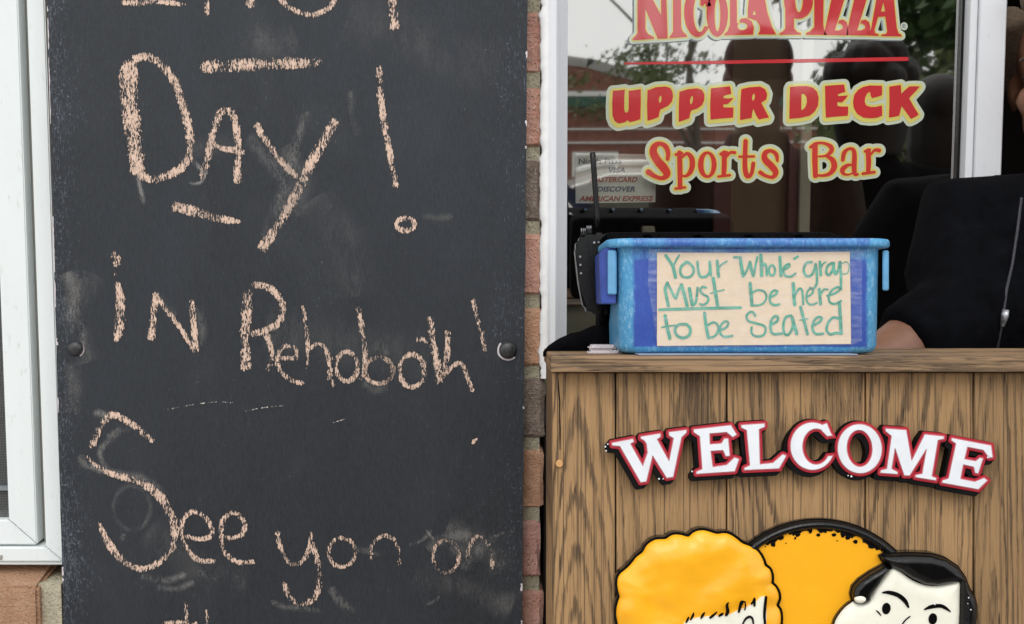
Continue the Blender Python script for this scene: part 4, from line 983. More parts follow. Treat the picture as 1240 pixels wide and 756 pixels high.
sl('face', face, 0, D_POD - 0.0196, 0.004, M['facepaint'], 0.5)
hy = lambda x, y: (740 + x / 5.557, 620 + y / 5.557)
def inkline(name, zpts, zf, s, d, root=cs, mat='black_gloss'):
    sh_ = [('s', catmull([zf(p[0], p[1]) + (p[2] / s,) for p in zpts], 0.8))]
    gx, gy, dd = field(sh_, 3, 0.3); return slab(name, contours(gx, gy, dd, 0, 0.05), sc(d), Vector((0, 0.0006, 0)), M[mat], root)
for pts in ([(505,745,5),(515,725,8),(522,712,6)],[(535,725,5),(550,700,8),(556,680,4)],[(605,718,4),(615,700,9),(628,680,5)],[(668,712,8),(690,695,8),(712,675,4)],[(728,700,7),(745,690,9),(755,682,3)],[(775,695,9),(785,670,12),(780,630,9),(790,612,4)],[(860,672,8),(868,640,10),(880,610,12),(895,605,4)],[(900,660,4),(905,630,5),(900,605,5)],[(945,620,6),(962,600,10),(965,585,8)],[(965,630,8),(968,600,6)],[(1043,575,9),(1036,640,10),(1032,700,9),(1036,756,8),(1030,820,6)],[(888,752,5),(905,722,7),(932,706,8),(952,720,7),(958,756,5)]):
    inkline('drawn_line', pts, hy, 5.557, D_POD - 0.0204)

# dark haired head
mz = lambda x, y: (990 + x / 6.2, 650 + y / 6.2)
man_face = [(560,240),(620,262),(700,320),(800,362),(900,368),(1000,348),(1066,336),(1068,450),(1066,600),(1060,700),(1040,820),(960,950),(820,1040),(560,1060),(300,1020),(160,900),(118,760),(118,660),(150,590),(205,525),(262,488),(330,500),(390,470),(430,400),(490,320)]
mfs = [('p', [mz(*p) for p in catmull(man_face, 16, True)])]
hair_top = [(465,145),(500,128),(560,126),(700,122),(850,128),(960,160),(1050,222),(1105,300),(1140,390),(1178,450),(1195,520),(1195,600),(1180,700),(1130,800),(1050,820),(1056,700),(1062,600),(1066,450),(1066,340),(1000,348),(900,366),(800,358),(700,312),(620,258),(560,236),(520,210),(488,185)]
hts = [('p', [mz(*p) for p in hair_top])]
side = [(502,204),(545,232),(505,290),(450,370),(405,430),(392,480),(345,506),(300,502),(262,484),(248,430),(262,372),(310,320),(390,265)]
sds = [('p', [mz(*p) for p in side])]
gxm, gym, dm = field(mfs + hts + sds, 6, 0.7)
slab('head_edge', contours(gxm, gym, dm, 1.2, 0.15), sc(D_POD - 0.011), Vector((0, 0.0105, 0)), M['black_gloss'], cs)
relief('face', mfs, sc(D_POD - 0.0110), 0.0040, 16, M['facepaint'], cs, 0.9)
relief('black_hair', hts, sc(D_POD - 0.0110), 0.0080, 12, M['black_gloss'], cs, 0.7)
relief('black_hair', sds, sc(D_POD - 0.0110), 0.0072, 8, M['black_gloss'], cs, 0.6)
relief('ear', [('p', EL(*mz(321, 467), 45 / 6.2, 33 / 6.2, 0, 24))], sc(D_POD - 0.0160), 0.0032, 5, M['facepaint'], cs, 0.5)
DM = D_POD - 0.0156
def mi(name, pts, d=DM): return inkline(name, pts, mz, 6.2, d)
mi('eyebrow', [(490,420,5),(540,420,14),(605,440,16),(655,480,16),(682,528,8)]); mi('eyebrow', [(805,547,5),(855,527,14),(920,520,14),(960,535,12),(997,562,5)])
for ex, ey in ((517, 540), (866, 618)):
    gx3, gy3, dd3 = field([('p', EL(*mz(ex, ey), 32 / 6.2, 43 / 6.2, 8, 24))], 2, 0.3); slab('eye', contours(gx3, gy3, dd3, 0, .05), sc(DM), Vector((0, 0.0006, 0)), M['black_gloss'], cs)
mi('drawn_line', [(442,555,3),(458,570,6),(477,592,3)]); mi('drawn_line', [(695,600,4),(668,620,5),(640,655,5),(628,700,5),(650,740,5)])
mi('drawn_line', [(500,800,4),(620,870,6),(760,850,5)])
mi('drawn_line', [(258,490,3),(205,527,4),(155,588,4),(124,650,4),(118,740,4)])
for x, y, r_ in ((1132,732,1),(1130.5,729.5,.8),(1137,727.8,.7),(1173,724,.9),(1175.5,738.5,1),(1172,731,.6)): disc('paint_chip', x, y, r_, D_POD - 0.0196, 0.0003, M['signwhite'], cs, sc, 6)

# ---------------------------------------------------------------- blue tub
DT = 1.042; tubd = 0.125
tub, tcv = podroot('plastic_tub', 'scuffed blue plastic tub with a handwritten sign taped to its front', 'tub', 908.5, 431.0, DT)
k_ = DT / F
def rrect(hx, y0, y1, r, n=7):
    o_ = []
    for cx, cy, a0 in ((hx - r, y0 + r, -90), (hx - r, y1 - r, 0), (-hx + r, y1 - r, 90), (-hx + r, y0 + r, 180)):
        for i in range(n): a = R(a0 + 90 * i / (n - 1)); o_.append((cx + r * math.cos(a), cy + r * math.sin(a)))
    return o_
def loft(name, secs, mat, parent, smooth=True, closed_bottom=True):
    bm = bmesh.new(); rows = [[bm.verts.new((x, y, z)) for x, y in ring_] for ring_, z in secs]
    for a, b in zip(rows, rows[1:]):
        n = len(a)
        for i in range(n): bm.faces.new((a[i], a[(i + 1) % n], b[(i + 1) % n], b[i]))
    if closed_bottom: bm.faces.new(rows[0][::-1])
    return bm_obj(name, bm, mat, parent, smooth)
hb, ht = 158.5 * k_, 161.5 * k_; zb = 2.5 * k_
rimz = 131 * k_; topz = 142 * k_
secs = [(rrect(hb - .006, .007, tubd - .007, .012), zb), (rrect(hb - .0018, .0022, tubd - .0022, .014), zb + .0018), (rrect(hb, 0.0005, tubd - .0005, .015), zb + .006),
        (rrect(ht - .0003, 0, tubd, .016), rimz - .001), (rrect(ht, 0, tubd, .016), rimz),
        (rrect(ht + .0068, -.0066, tubd + .0066, .021), rimz + .0002), (rrect(ht + .0078, -.0076, tubd + .0076, .022), rimz + .0018), (rrect(ht + .0078, -.0076, tubd + .0076, .022), topz - .0022),
        (rrect(ht + .0068, -.0066, tubd + .0066, .021), topz - .0005), (rrect(ht + .004, -.004, tubd + .004, .018), topz), (rrect(ht - .002, .002, tubd - .002, .014), topz - .0006), (rrect(hb - .004, .004, tubd - .004, .013), zb + .004), (rrect(hb - .01, .01, tubd - .01, .012), zb + .003)]
body = loft('body', secs, M['tub'], tub); 
bm = bmesh.new(); bm.from_mesh(body.data); bm.faces.new([v for v in bm.verts][-28:]); bm.to_mesh(body.data); bm.free()
# grip fins under the rim at both ends
pc_t = lambda d: tcv(d)
def tb(name, px0, px1, py0, py1, dy0, dy1, mat, bev=0.001):
    a = Vector(((px0 - 908.5) * k_, 0, (431 - py1) * k_)); b = Vector(((px1 - 908.5) * k_, 0, (431 - py0) * k_))
    return box(name, a.x, b.x, dy0, dy1, a.z, b.z, mat, tub, bev)
tb('grip_fin', 736.5, 747.3, 303, 357, 0.004, 0.0065, M['fin']); tb('grip_fin', 1071, 1078.5, 303, 352, 0.004, 0.0065, M['fin'])

pf = [Vector(((x - 908.5) * k_, 0.0085, (431 - y) * k_)) for x, y in ((726.5, 306), (733, 300), (747, 300), (747, 368), (728.5, 368))]
bm_obj('grip_plate', prism_bm(pf, [v + Vector((0.001, 0.075, 0)) for v in pf], 0.0008), M['tubshade'], tub)
# the written sheet under clear tape
shp = [(795.5,306),(900,306.5),(1028.5,305),(1029.5,360),(1030,416.5),(900,418),(795.5,419)]
tcf = lambda dy: (lambda x, y: Vector(((x - 908.5) * k_, dy, (431 - y) * k_)))
slab('paper_sign', [shp], tcf(-0.0012), Vector((0, 0.0006, 0)), M['paper'], tub)
a_ = lambda p: (785 + p[0] / 5.815, 295 + p[1] / 5.815) + ((p[2] / 5.815,))
b_ = lambda p: (905 + p[0] / 5.814, 295 + p[1] / 5.814) + ((p[2] / 5.814,))
def mk(f, *strokes):
    sh_ = []
    for hw, pts in strokes: sh_.append(('s', catmull([f((x, y, hw)) for x, y in pts], 0.8)))
    gx, gy, dd = field(sh_, 2, 0.22); slab('marker_letter', contours(gx, gy, dd, 0, 0.05), tcf(-0.0016), None, M['marker'], tub)
mk(a_, (11, [(122,85),(150,125),(172,162)]), (7, [(215,84),(195,118),(172,165)]), (12, [(174,165),(183,205),(190,238)]))
mk(a_, (9, [(270,132),(232,160),(224,205),(245,235),(290,236),(316,205),(312,165),(280,135),(262,130)])); mk(a_, (9, [(345,130),(350,190),(365,232),(405,232),(430,200),(430,130)]), (8, [(432,130),(438,190),(440,225)]))
mk(a_, (11, [(483,125),(488,180),(493,232)]), (6, [(492,178),(515,148),(552,126)])); mk(a_, (9, [(602,98),(625,98)])); 
mk(a_, (12, [(645,100),(655,170),(666,228)]), (8, [(670,228),(692,190),(714,132)]), (11, [(714,132),(724,185),(738,226)]), (8, [(740,226),(752,160),(765,98)]))
mk(b_, (12, [(92,82),(96,150),(97,226)]), (8, [(100,170),(118,142),(130,165),(134,224)])); mk(b_, (8, ring(170,190,22,36))); mk(b_, (11, [(226,96),(230,160),(234,226)])); mk(b_, (8, [(248,188),(290,165),(290,145),(262,160),(250,195),(268,228),(305,232),(335,212)])); mk(b_, (9, [(328,108),(352,92)]))
mk(b_, (9, [(450,132),(412,140),(394,185),(408,225),(440,228),(465,195),(478,145)]), (9, [(478,145),(486,210),(486,280),(462,318),(440,312)]))
mk(b_, (10, [(507,130),(510,180),(514,222)]), (6, [(512,180),(528,146),(548,132)])); mk(b_, (9, [(592,138),(562,160),(552,205),(572,222),(598,185),(604,140)]), (11, [(604,140),(604,180),(618,215)]), (10, [(622,212),(640,180),(645,135)]))
mk(b_, (9, [(650,130),(655,220),(656,322)]), (4, [(656,145),(690,130),(712,150),(708,195),(690,214),(662,212)]))
mk(a_, (11, [(140,438),(128,380),(118,320),(133,278)]), (9, [(133,278),(160,330),(190,385),(212,330),(232,292)]), (12, [(232,292),(252,360),(272,438)])); mk(a_, (12, [(288,318),(298,380),(308,432)]), (9, [(308,434),(330,420),(340,370),(345,312)])); mk(a_, (8, [(405,312),(380,305),(364,330),(385,358),(418,378),(415,412),(385,432),(362,426)])); mk(a_, (12, [(455,245),(470,340),(486,436)]), (5, [(436,350),(480,338),(530,326)])); mk(a_, (10, [(78,466),(350,458),(648,451)]))
mk(b_, (12, [(17,282),(24,360),(30,434)]), (7, [(28,350),(70,328),(115,338),(132,372),(118,412),(80,434),(32,436)])); mk(b_, (8, [(155,380),(195,360),(208,338),(180,332),(156,368),(160,415),(190,434),(222,428)]))
mk(b_, (12, [(320,282),(324,360),(330,430)]), (8, [(334,360),(362,318),(382,330),(388,380),(390,428)])); mk(b_, (7, [(412,380),(455,350),(455,318),(425,330),(412,380),(425,422),(455,430),(486,418)])); mk(b_, (11, [(503,322),(507,370),(512,426)]), (7, [(512,360),(535,325),(562,324)])); mk(b_, (8, [(560,368),(610,352),(650,322),(632,308),(592,330),(570,375),(580,415),(615,425),(656,404)]))
mk(a_, (12, [(117,508),(132,590),(150,666)]), (6, [(95,590),(140,582),(186,576)])); mk(a_, (10, [(262,568),(210,572),(186,610),(205,650),(245,664),(286,645),(294,600),(270,570)])); mk(a_, (11, [(394,490),(405,580),(422,664)]), (8, [(422,572),(460,554),(490,580),(486,625),(460,655),(428,662)])); mk(a_, (8, [(500,610),(545,592),(562,560),(540,548),(510,575),(503,625),(530,655),(590,650)]))
mk(b_, (8, [(52,510),(40,486),(15,484),(-8,510),(5,545),(60,562),(115,580),(126,615),(105,648),(55,652),(28,630),(28,590)])); mk(b_, (9, [(165,572),(205,548),(212,520),(190,512),(165,545),(160,595),(178,635),(240,634)])); mk(b_, (9, [(305,508),(268,520),(250,575),(258,632),(285,642),(312,600),(322,540)]), (12, [(312,520),(328,580),(345,634)])); mk(b_, (11, [(372,448),(395,540),(420,636)]), (4, [(366,540),(424,528)])); mk(b_, (9, [(455,580),(505,552),(520,525),(495,518),(466,545),(455,600),(480,636),(530,634)])); mk(b_, (12, [(645,422),(652,530),(658,632)]), (9, [(645,530),(600,522),(565,560),(555,610),(580,638),(620,630),(658,632)]))
def mat_tape():
    k = NT('clear_tape'); p = k.n('ShaderNodeBsdfPrincipled'); p.inputs['Base Color'].default_value = (0.9, 0.9, 0.95, 1); p.inputs['Roughness'].default_value = 0.15
    t = k.n('ShaderNodeBsdfTransparent'); mx = k.n('ShaderNodeMixShader'); n = k.noise(k.coord((60, 1, 300)), 1, 3)
    k.l(k.smooth(n, 0.35, 0.8, 0.03, 0.20), mx.inputs[0]); k.l(t.outputs[0], mx.inputs[1]); k.l(p.outputs[0], mx.inputs[2]); k.l(mx.outputs[0], k.out.inputs['Surface']); return k.m
M['tape'] = mat_tape()
slab('clear_tape', [[(786,302.6),(1046,302.6),(1043,307),(1043,413),(1029,418),(796,421),(790,380),(784,345)]], tcf(-0.0020), None, M['tape'], tub)

# ---------------------------------------------------------------- small things on the podium
mat_, mcv = podroot('plastic_sheet', 'thin pale blue sheet lying under the right part of the blue tub', 'sheet', 908, 431.3, D_TOP + 0.004)
q = box('sheet', -0.083, 0.082, 0.004, 0.145, 0.0002, 0.0014, M['under_sheet'], mat_, 0.0003)
rad, rc = podroot('handheld_radio', 'black handheld radio with a long antenna hanging on the left end of the tub', 'radio', 722, 330, 1.16)
DR = 1.16
def rb(name, poly, d0, th, mat, bev=0.002):
    f = [rc(d0)(*p) for p in poly]; return bm_obj(name, prism_bm(f, [v + Vector((0, th, 0)) for v in f], bev), mat, rad)
rb('body', [(696,300),(699,290),(706,284),(738,284),(742,300),(744,378),(740,381),(714,380),(707,374),(701,345)], DR - 0.012, 0.026, M['black_plastic'], 0.0028)
rb('side_ridge', [(711,290),(717,290),(727,372),(721,375)], DR - 0.015, 0.003, M['black_plastic'], 0.0012)
rb('push_to_talk', [(696.5,302),(701,298),(706,322),(702,326)], DR - 0.0155, 0.004, M['black_plastic'], 0.0012)
rb('belt_clip', [(725,296),(736,296),(741,368),(733,372)], DR - 0.016, 0.003, M['black_plastic'], 0.001)
for p in ((702.5, 311), (702.8, 321), (703.5, 331)): disc('rivet', p[0], p[1], 1.5, DR - 0.0158, 0.0006, M['steel'], rad, rc, 8)
def rt_(name, pts, d, rads, mat, n=10): return tube(name, [rc(d)(*p) for p in pts], [r / F * d for r in rads], mat, rad, n)
rt_('antenna', [(724.5,287),(723,262),(721,232),(719.2,205),(717.6,186),(717.4,184.5)], DR, [3.6,3.2,3.3,3.5,3.6,2.4], M['black_plastic'])
rt_('antenna_cap', [(724.8,290),(724.3,282)], DR - .0003, [4.8,4.2], M['black_plastic'])
for kx, ky in ((706.5, 276), (713.5, 273)):
    rt_('knob', [(kx + 1, 290), (kx, ky + 8), (kx - .3, ky)], DR - 0.002, [3.6, 3.7, 3.3], M['black_plastic'], 9)
    for i in range(3): rt_('knob_ridge', [(kx - 2.2 + i * 2.2, ky + 6), (kx - 2.6 + i * 2.2, ky + 0.5)], DR - 0.0045, [.55, .45], M['steel'], 5)
disc('indicator', 719.5, 294, 1.6, DR - 0.0153, 0.0008, M['steel'], rad, rc, 8); disc('indicator', 724.8, 293.5, 1.3, DR - 0.0153, 0.0008, M['steel'], rad, rc, 8)
# black strap lying over the back edge of the podium
stp, stc = podroot('black_strap', 'black fabric strap lying on the podium left of the tub', 'strap', 700, 431, 1.15)
vs = []; fs = []
topl = [(657.5,426),(664,418.5),(676,411),(690,404),(702,401),(715,396),(727,392.5),(738,388.5)]
for i, (x, y) in enumerate(topl):
    for dd, yy in ((1.150, 431.5), (1.147, (y * 2 + 431) / 3), (1.150, y + .6), (1.157, y), (1.175, y + 4), (1.18, 431.5)):
        v = stc(dd)(x, yy + 0.6 * math.sin(i * 1.7 + dd * 300)); vs.append(v)
m_ = 6
for i in range(len(topl) - 1):
    for j in range(m_): a = i * m_ + j; b = i * m_ + (j + 1) % m_; fs.append((a, b, b + m_, a + m_))
fs += [tuple(range(m_))[::-1], tuple(range(len(vs) - m_, len(vs)))]
mesh_obj('strap', vs, fs, M['black_cloth'], stp, smooth=True)
# dark cloth added over the tub to black out its reflection in the pane
v, f = [], []
cl_, ccv = podroot('blocker_cloth', 'dark cloth added over the blue tub to block its reflection', 'cloth', 908.5, 431.0, DT)
for i in range(34):
    x = -.108 + i * .216 / 33
    for y, z in ((.010, topz - .006), (.016, topz + .0035 ), (.060, topz + .0045 ), (tubd + .001, topz + .0032), (tubd + .0095, topz + .001), (tubd + .0105, topz - .02), (tubd + .0115 + .002 * math.sin(x * 90), .006 + .004 * math.sin(x * 61))): v.append(Vector((x, y, z)))
for i in range(33):
    for j in range(5): a = i * 6 + j; f.append((a, a + 1, a + 7, a + 6))
o = mesh_obj('cloth', v, f, M['black_cloth'], cl_, True); md = o.modifiers.new('thickness', 'SOLIDIFY'); md.thickness = 0.0008
# black bag put behind the tub to cover its reflection in the pane
bag, bgc = podroot('blocker_bag', 'soft black bag added behind the blue tub to cover its reflection', 'bag', 890, 431, 1.20)
bm = box_bm(-.121, .089, -.020, .040, .002, .1085, .012, 3); bmesh.ops.subdivide_edges(bm, edges=bm.edges[:], cuts=2, use_grid_fill=True)
for v in bm.verts: v.co += Vector((0, .003 * math.sin(v.co.x * 45 + v.co.z * 60), 0))
bm_obj('blocker_bag_body', bm, M['black_cloth'], bag, True)
tw, twc = podroot('folded_towel', 'folded white paper towel lying between the strap and the tub', 'paper towel', 732, 431, 1.10)
for i, (y0, y1, x1, dx) in enumerate(((423.8, 431.2, 756, 0), (418.0, 424.4, 750, 1.0))):
    f = [twc(1.085)(712 + dx, y1), twc(1.085)(x1 - 8, y1), twc(1.085)(x1, y0 + 1), twc(1.085)(x1 - 6, y0), twc(1.085)(713.5 + dx, y0)]
    bm_obj('fold', prism_bm(f, [v + Vector((0.0, 0.028, 0)) for v in f], 0.0017), M['tissue'], tw)

# ---------------------------------------------------------------- people
def hand_parts(wrist, direction, palm_n, s=1.0, curl=0.5):
    d = Vector(direction).normalized(); n = Vector(palm_n); n = (n - d * n.dot(d)).normalized(); side = d.cross(n)
    W = Vector(wrist); parts = []
    parts.append(tube_vf([W - d * .01 * s, W + d * .03 * s, W + d * .06 * s, W + d * .092 * s], [(.026 * s, .019 * s), (.034 * s, .016 * s), (.040 * s, .015 * s), (.037 * s, .011 * s)], 10)) if False else None
    pv = []
    vs, fs = [], []
    secs = [(-.01, .024, .018), (.02, .030, .016), (.055, .039, .014), (.088, .036, .011)]
    for t, a, b in secs:
        for k in range(10): q = 2 * math.pi * k / 10; vs.append(W + d * t * s + side * a * s * math.cos(q) + n * b * s * math.sin(q))
    for i in range(3):
        for k in range(10): fs.append((i * 10 + k, i * 10 + (k + 1) % 10, (i + 1) * 10 + (k + 1) % 10, (i + 1) * 10 + k))
    fs += [tuple(range(10))[::-1], tuple(range(30, 40))]; parts = [(vs, fs)]
    for i, (off, L_) in enumerate(((-.028, .068), (-.010, .076), (.010, .072), (.027, .056))):
        base = W + d * .080 * s + side * off * s; p = [base]; ang = 0
        for seg in (.45, .3, .25):
            ang += curl * (0.6 + .1 * i); dd = d * math.cos(ang) - n * math.sin(ang); p.append(p[-1] + dd * L_ * seg * s)
        parts.append(tube_vf(p, [.0092 * s, .0086 * s, .0078 * s, .0062 * s], 8))
    b = W + d * .03 * s - side * .026 * s; t1 = (d * .6 - side * .75 - n * .25).normalized(); t2 = (d * .85 - side * .35 - n * .35).normalized()
    parts.append(tube_vf([b, b + t1 * .034 * s, b + t1 * .034 * s + t2 * .030 * s, b + t1 * .034 * s + t2 * .052 * s], [.0125 * s, .0110 * s, .0098 * s, .0070 * s], 8))
    return parts
def person(label, loc, yaw, s, arms, mats, hair='short', head_turn=0.0, head_shift=(0, 0, 0), sh_lift=0.0, shw=0.185, group=None, voxel=0.009, legs=True):
    """arms: two lists [shoulder, elbow, wrist, hand direction, palm normal, sleeve fraction]; local frame, front is -y"""
    root = thing('person', label, 'person', loc, (0, 0, yaw), group); LOCAL.add(root.name)
    V = lambda x, y, z: Vector((x, y, z)) * s
    hs = Vector(head_shift)
    hc = V(0, -0.015, 1.60) + hs
    Rz = Matrix.Rotation(head_turn, 3, 'Z')
    H_ = lambda x, y, z: hc + Rz @ (Vector((x, y, z)) * s)
    parts = []
    tors = [(0.90, .155, .110), (1.0, .148, .105), (1.12, .142, .098), (1.24, .158, .105), (1.33, .165, .105), (1.39, .150, .092), (1.43, .095, .075), (1.46, .060, .062)]
    parts.append(tube_vf([V(0, 0, z) + Vector((0, 0, sh_lift if z > 1.3 else 0)) for z, a, b in tors], [(a * s, b * s) for z, a, b in tors], 20))
    parts.append(tube_vf([V(0, 0.01, 1.42) + Vector((0, 0, sh_lift)), H_(0, .02, -.04)], [(.058 * s, .06 * s), (.052 * s, .055 * s)], 14))
    # head: skull, jaw, nose, brow, lips, ears
    def ell_(c, r, n=18, m=12):
        v, f = ball_vf((0, 0, 0), r, n, m); c = Vector(c); return [H_(*(p + c)) for p in v], f
    parts += [ell_((0, .012, .035), (.075, .092, .083)), ell_((0, -.022, -.030), (.059, .070, .083)), ell_((0, -.055, -.078), (.028, .026, .024)), ell_((0, -.055, -.045), (.042, .03, .035)),
              ell_((.036, -.062, -.022), (.022, .02, .02)), ell_((-.036, -.062, -.022), (.022, .02, .02)), ell_((0, -.072, .024), (.05, .018, .012))]
    parts.append(tube_vf([H_(0, -.085, .012), H_(0, -.100, -.015), H_(0, -.108, -.030), H_(0, -.090, -.040)], [.008 * s, .010 * s, .0125 * s, .008 * s], 8))
    for sx_ in (-1, 1): parts.append(ell_((sx_ * .077, .012, -.002), (.009, .018, .031), 10, 8)); parts.append(ell_((sx_ * .012, -.096, -.032), (.008, .010, .008), 8, 6))
    jk = [tube_vf([V(0, 0, z) + Vector((0, 0, sh_lift if z > 1.3 else 0)) for z in (0.84, .95, 1.1, 1.24, 1.33, 1.40, 1.445)], [(a * s, b * s) for a, b in ((.178, .135), (.172, .126), (.160, .116), (.172, .120), (.180, .120), (.150, .105), (.080, .080))], 22),
          tube_vf([V(0, .008, 1.42) + Vector((0, 0, sh_lift)), V(0, .004, 1.475) + Vector((0, 0, sh_lift))], [(.085 * s, .082 * s), (.072 * s, .073 * s)], 16)]
    sides = (-1, 1)
    for (sh_, el_, wr, hd, pn, slv) in arms:
        sh_, el_, wr = Vector(sh_), Vector(el_), Vector(wr)
        mid = (sh_ + el_) / 2; inn = Vector((sh_.x * 0.55, sh_.y * .55, sh_.z + .002))
        parts.append(tube_vf([inn, sh_, mid, el_, el_.lerp(wr, .35), wr], [.055 * s, .052 * s, .046 * s, .039 * s, .040 * s, .027 * s], 12))
        parts += hand_parts(wr, hd, pn, s)
        end = el_.lerp(wr, slv)
        jk.append(tube_vf([inn, sh_, mid, el_, el_.lerp(end, .5), end], [.068 * s, .070 * s, .062 * s, .056 * s, .052 * s, .047 * s], 14))
    if legs:
        for q in (-1, 1):
            parts.append(tube_vf([V(q * .08, 0, .93), V(q * .09, 0, .75), V(q * .095, -.005, .5), V(q * .097, .01, .35), V(q * .1, .02, .09)], [.085 * s, .078 * s, .055 * s, .054 * s, .036 * s], 12))
            parts.append(tube_vf([V(q * .1, .055, .045), V(q * .1, 0, .05), V(q * .105, -.09, .035), V(q * .107, -.17, .028)], [(.034 * s, .035 * s), (.04 * s, .045 * s), (.045 * s, .03 * s), (.035 * s, .02 * s)], 10))
    baked_remesh('body', merge(parts), voxel, mats[0], root, 3)
    J = baked_remesh('jacket', merge(jk), 0.010, mats[1], root, 3)
    if legs:
        tr_ = []
        for q in (-1, 1): tr_.append(tube_vf([V(q * .075, 0, .98), V(q * .088, 0, .78), V(q * .095, 0, .5), V(q * .1, .01, .3), V(q * .1, .02, .06)], [(.10 * s, .11 * s), .095 * s, .073 * s, .07 * s, .065 * s], 14))
        tr_.append(tube_vf([V(0, 0, .86), V(0, 0, .95), V(0, 0, 1.0)], [(.165 * s, .122 * s), (.168 * s, .120 * s), (.160 * s, .114 * s)], 18))
        baked_remesh('trousers', merge(tr_), 0.012, mats[2], root, 3)
        for q in (-1, 1): v, f = tube_vf([V(q * .1, .07, .05), V(q * .1, 0, .055), V(q * .105, -.1, .042), V(q * .107, -.19, .03)], [(.042 * s, .045 * s), (.047 * s, .055 * s), (.053 * s, .04 * s), (.04 * s, .026 * s)], 12); mesh_obj('shoe', v, f, M['black_plastic'], root, True)
    # hair
    hp = []
    if hair == 'short': hp = [ell_((0, .024, .052), (.083, .094, .080), 20, 14)]
    elif hair == 'bushy':
        r5 = random.Random(9)
        for i in range(46):
            a = r5.uniform(0, 2 * math.pi); e_ = r5.uniform(-.5, 1.45); rd = Vector((math.cos(a) * math.cos(e_), math.sin(a) * math.cos(e_), math.sin(e_)))
            if rd.y < -.55 and rd.z < .35: continue
            c = Vector((0, .035, .03)) + Vector((rd.x * .095, rd.y * .10, rd.z * .085)); q = r5.uniform(.028, .046); hp.append(ell_(c, (q, q, q), 8, 6))
        hp.append(ell_((0, .03, .04), (.1, .11, .095))); hp.append(tube_vf([H_(0, .05, .03), H_(0, .06, -.08), H_(0, .065, -.15)], [(.10 * s, .06 * s), (.10 * s, .055 * s), (.08 * s, .04 * s)], 14))
    elif hair == 'long':
        hp = [ell_((0, .022, .045), (.088, .100, .086), 20, 14), tube_vf([H_(0, .05, .03), H_(0, .07, -.08), H_(0, .075, -.2)], [(.088 * s, .06 * s), (.095 * s, .05 * s), (.075 * s, .035 * s)], 14)]
    elif hair == 'bob':
        hp = [ell_((0, .034, .046), (.083, .092, .084), 20, 14), ell_((0, .055, -.02), (.080, .062, .10), 18, 12), tube_vf([H_(-.060, -.058, .078), H_(-.078, -.030, .055), H_(-.081, .0, .01)], [.014 * s, .017 * s, .014 * s], 10), tube_vf([H_(-.05, -.07, .085), H_(0, -.085, .095), H_(.055, -.06, .085)], [.018 * s, .022 * s, .018 * s], 10)]
    elif hair == 'swept':
        hp = [ell_((0, .03, .052), (.084, .090, .078), 20, 14), tube_vf([H_(-.072, -.045, .075), H_(-.084, -.01, .045), H_(-.086, .02, 0)], [.018 * s, .022 * s, .014 * s], 10), tube_vf([H_(-.05, -.07, .085), H_(0, -.085, .095), H_(.055, -.06, .085)], [.018 * s, .022 * s, .018 * s], 10)]
    hm = merge(hp); baked_remesh('hair', hm, 0.006, mats[3], root, 1)
    for q in (-1, 1):
        v, f = ball_vf((0, 0, 0), (.0125, .0125, .0095), 12, 8); c = Vector((q * .031, -.0735, .0)); mesh_obj('eye', [H_(*(p + c)) for p in v], f, M['signwhite'], root, True)
        v, f = ball_vf((0, 0, 0), (.006, .003, .006), 10, 6); c = Vector((q * .031, -.0845, .0)); mesh_obj('iris', [H_(*(p + c)) for p in v], f, M['hair_dark'], root, True)
        mesh_obj('eyelid', *tube_vf([H_(q * .017, -.082, .004), H_(q * .031, -.0875, .0095), H_(q * .046, -.076, .003)], [.002 * s, .0032 * s, .002 * s], 6), M['hair_dark'] if hair == 'swept' else mats[0], root, True)
        mesh_obj('eyebrow', *tube_vf([H_(q * .014, -.087, .024), H_(q * .033, -.086, .030), H_(q * .052, -.070, .022)], [.003 * s, .0038 * s, .002 * s], 6), mats[3], root, True)
    mesh_obj('mouth', *tube_vf([H_(-.022, -.080, -.060), H_(0, -.0885, -.0585), H_(.022, -.080, -.060)], [.002 * s, .0045 * s, .002 * s], 6), M['maroon'], root, True)
    return root, J
# the host standing behind the podium, seen at the right edge
hy_ = R(-28); hl = Vector((0.612, 1.337, 0.0)); Rm = Matrix.Rotation(-hy_, 3, 'Z')
toL = lambda v: Rm @ (Vector(v) - hl)
hs_ = 0.955
arm1 = [toL((0.462, 1.408, 1.338)), toL((0.445, 1.325, 1.262)), toL((0.335, 1.278, 1.214)), Rm @ Vector((-.95, -.05, -.02)), (0, 0, 1), 0.62]
arm2 = [Vector((0.18, 0, 1.33)), Vector((0.25, -0.03, 1.05)), Vector((0.24, -0.14, .84)), (0, -.4, -1), (1, 0, 0), .95]
host, JK = person('person in a black zipped jacket leaning on the podium at the right edge', hl, hy_, hs_, [arm1, arm2], [M['skin'], M['jacket'], M['trousers'], M['hair']], 'swept', R(-6), Rm @ Vector((0.006, 0.150, -0.030)), 0.012, voxel=0.006)
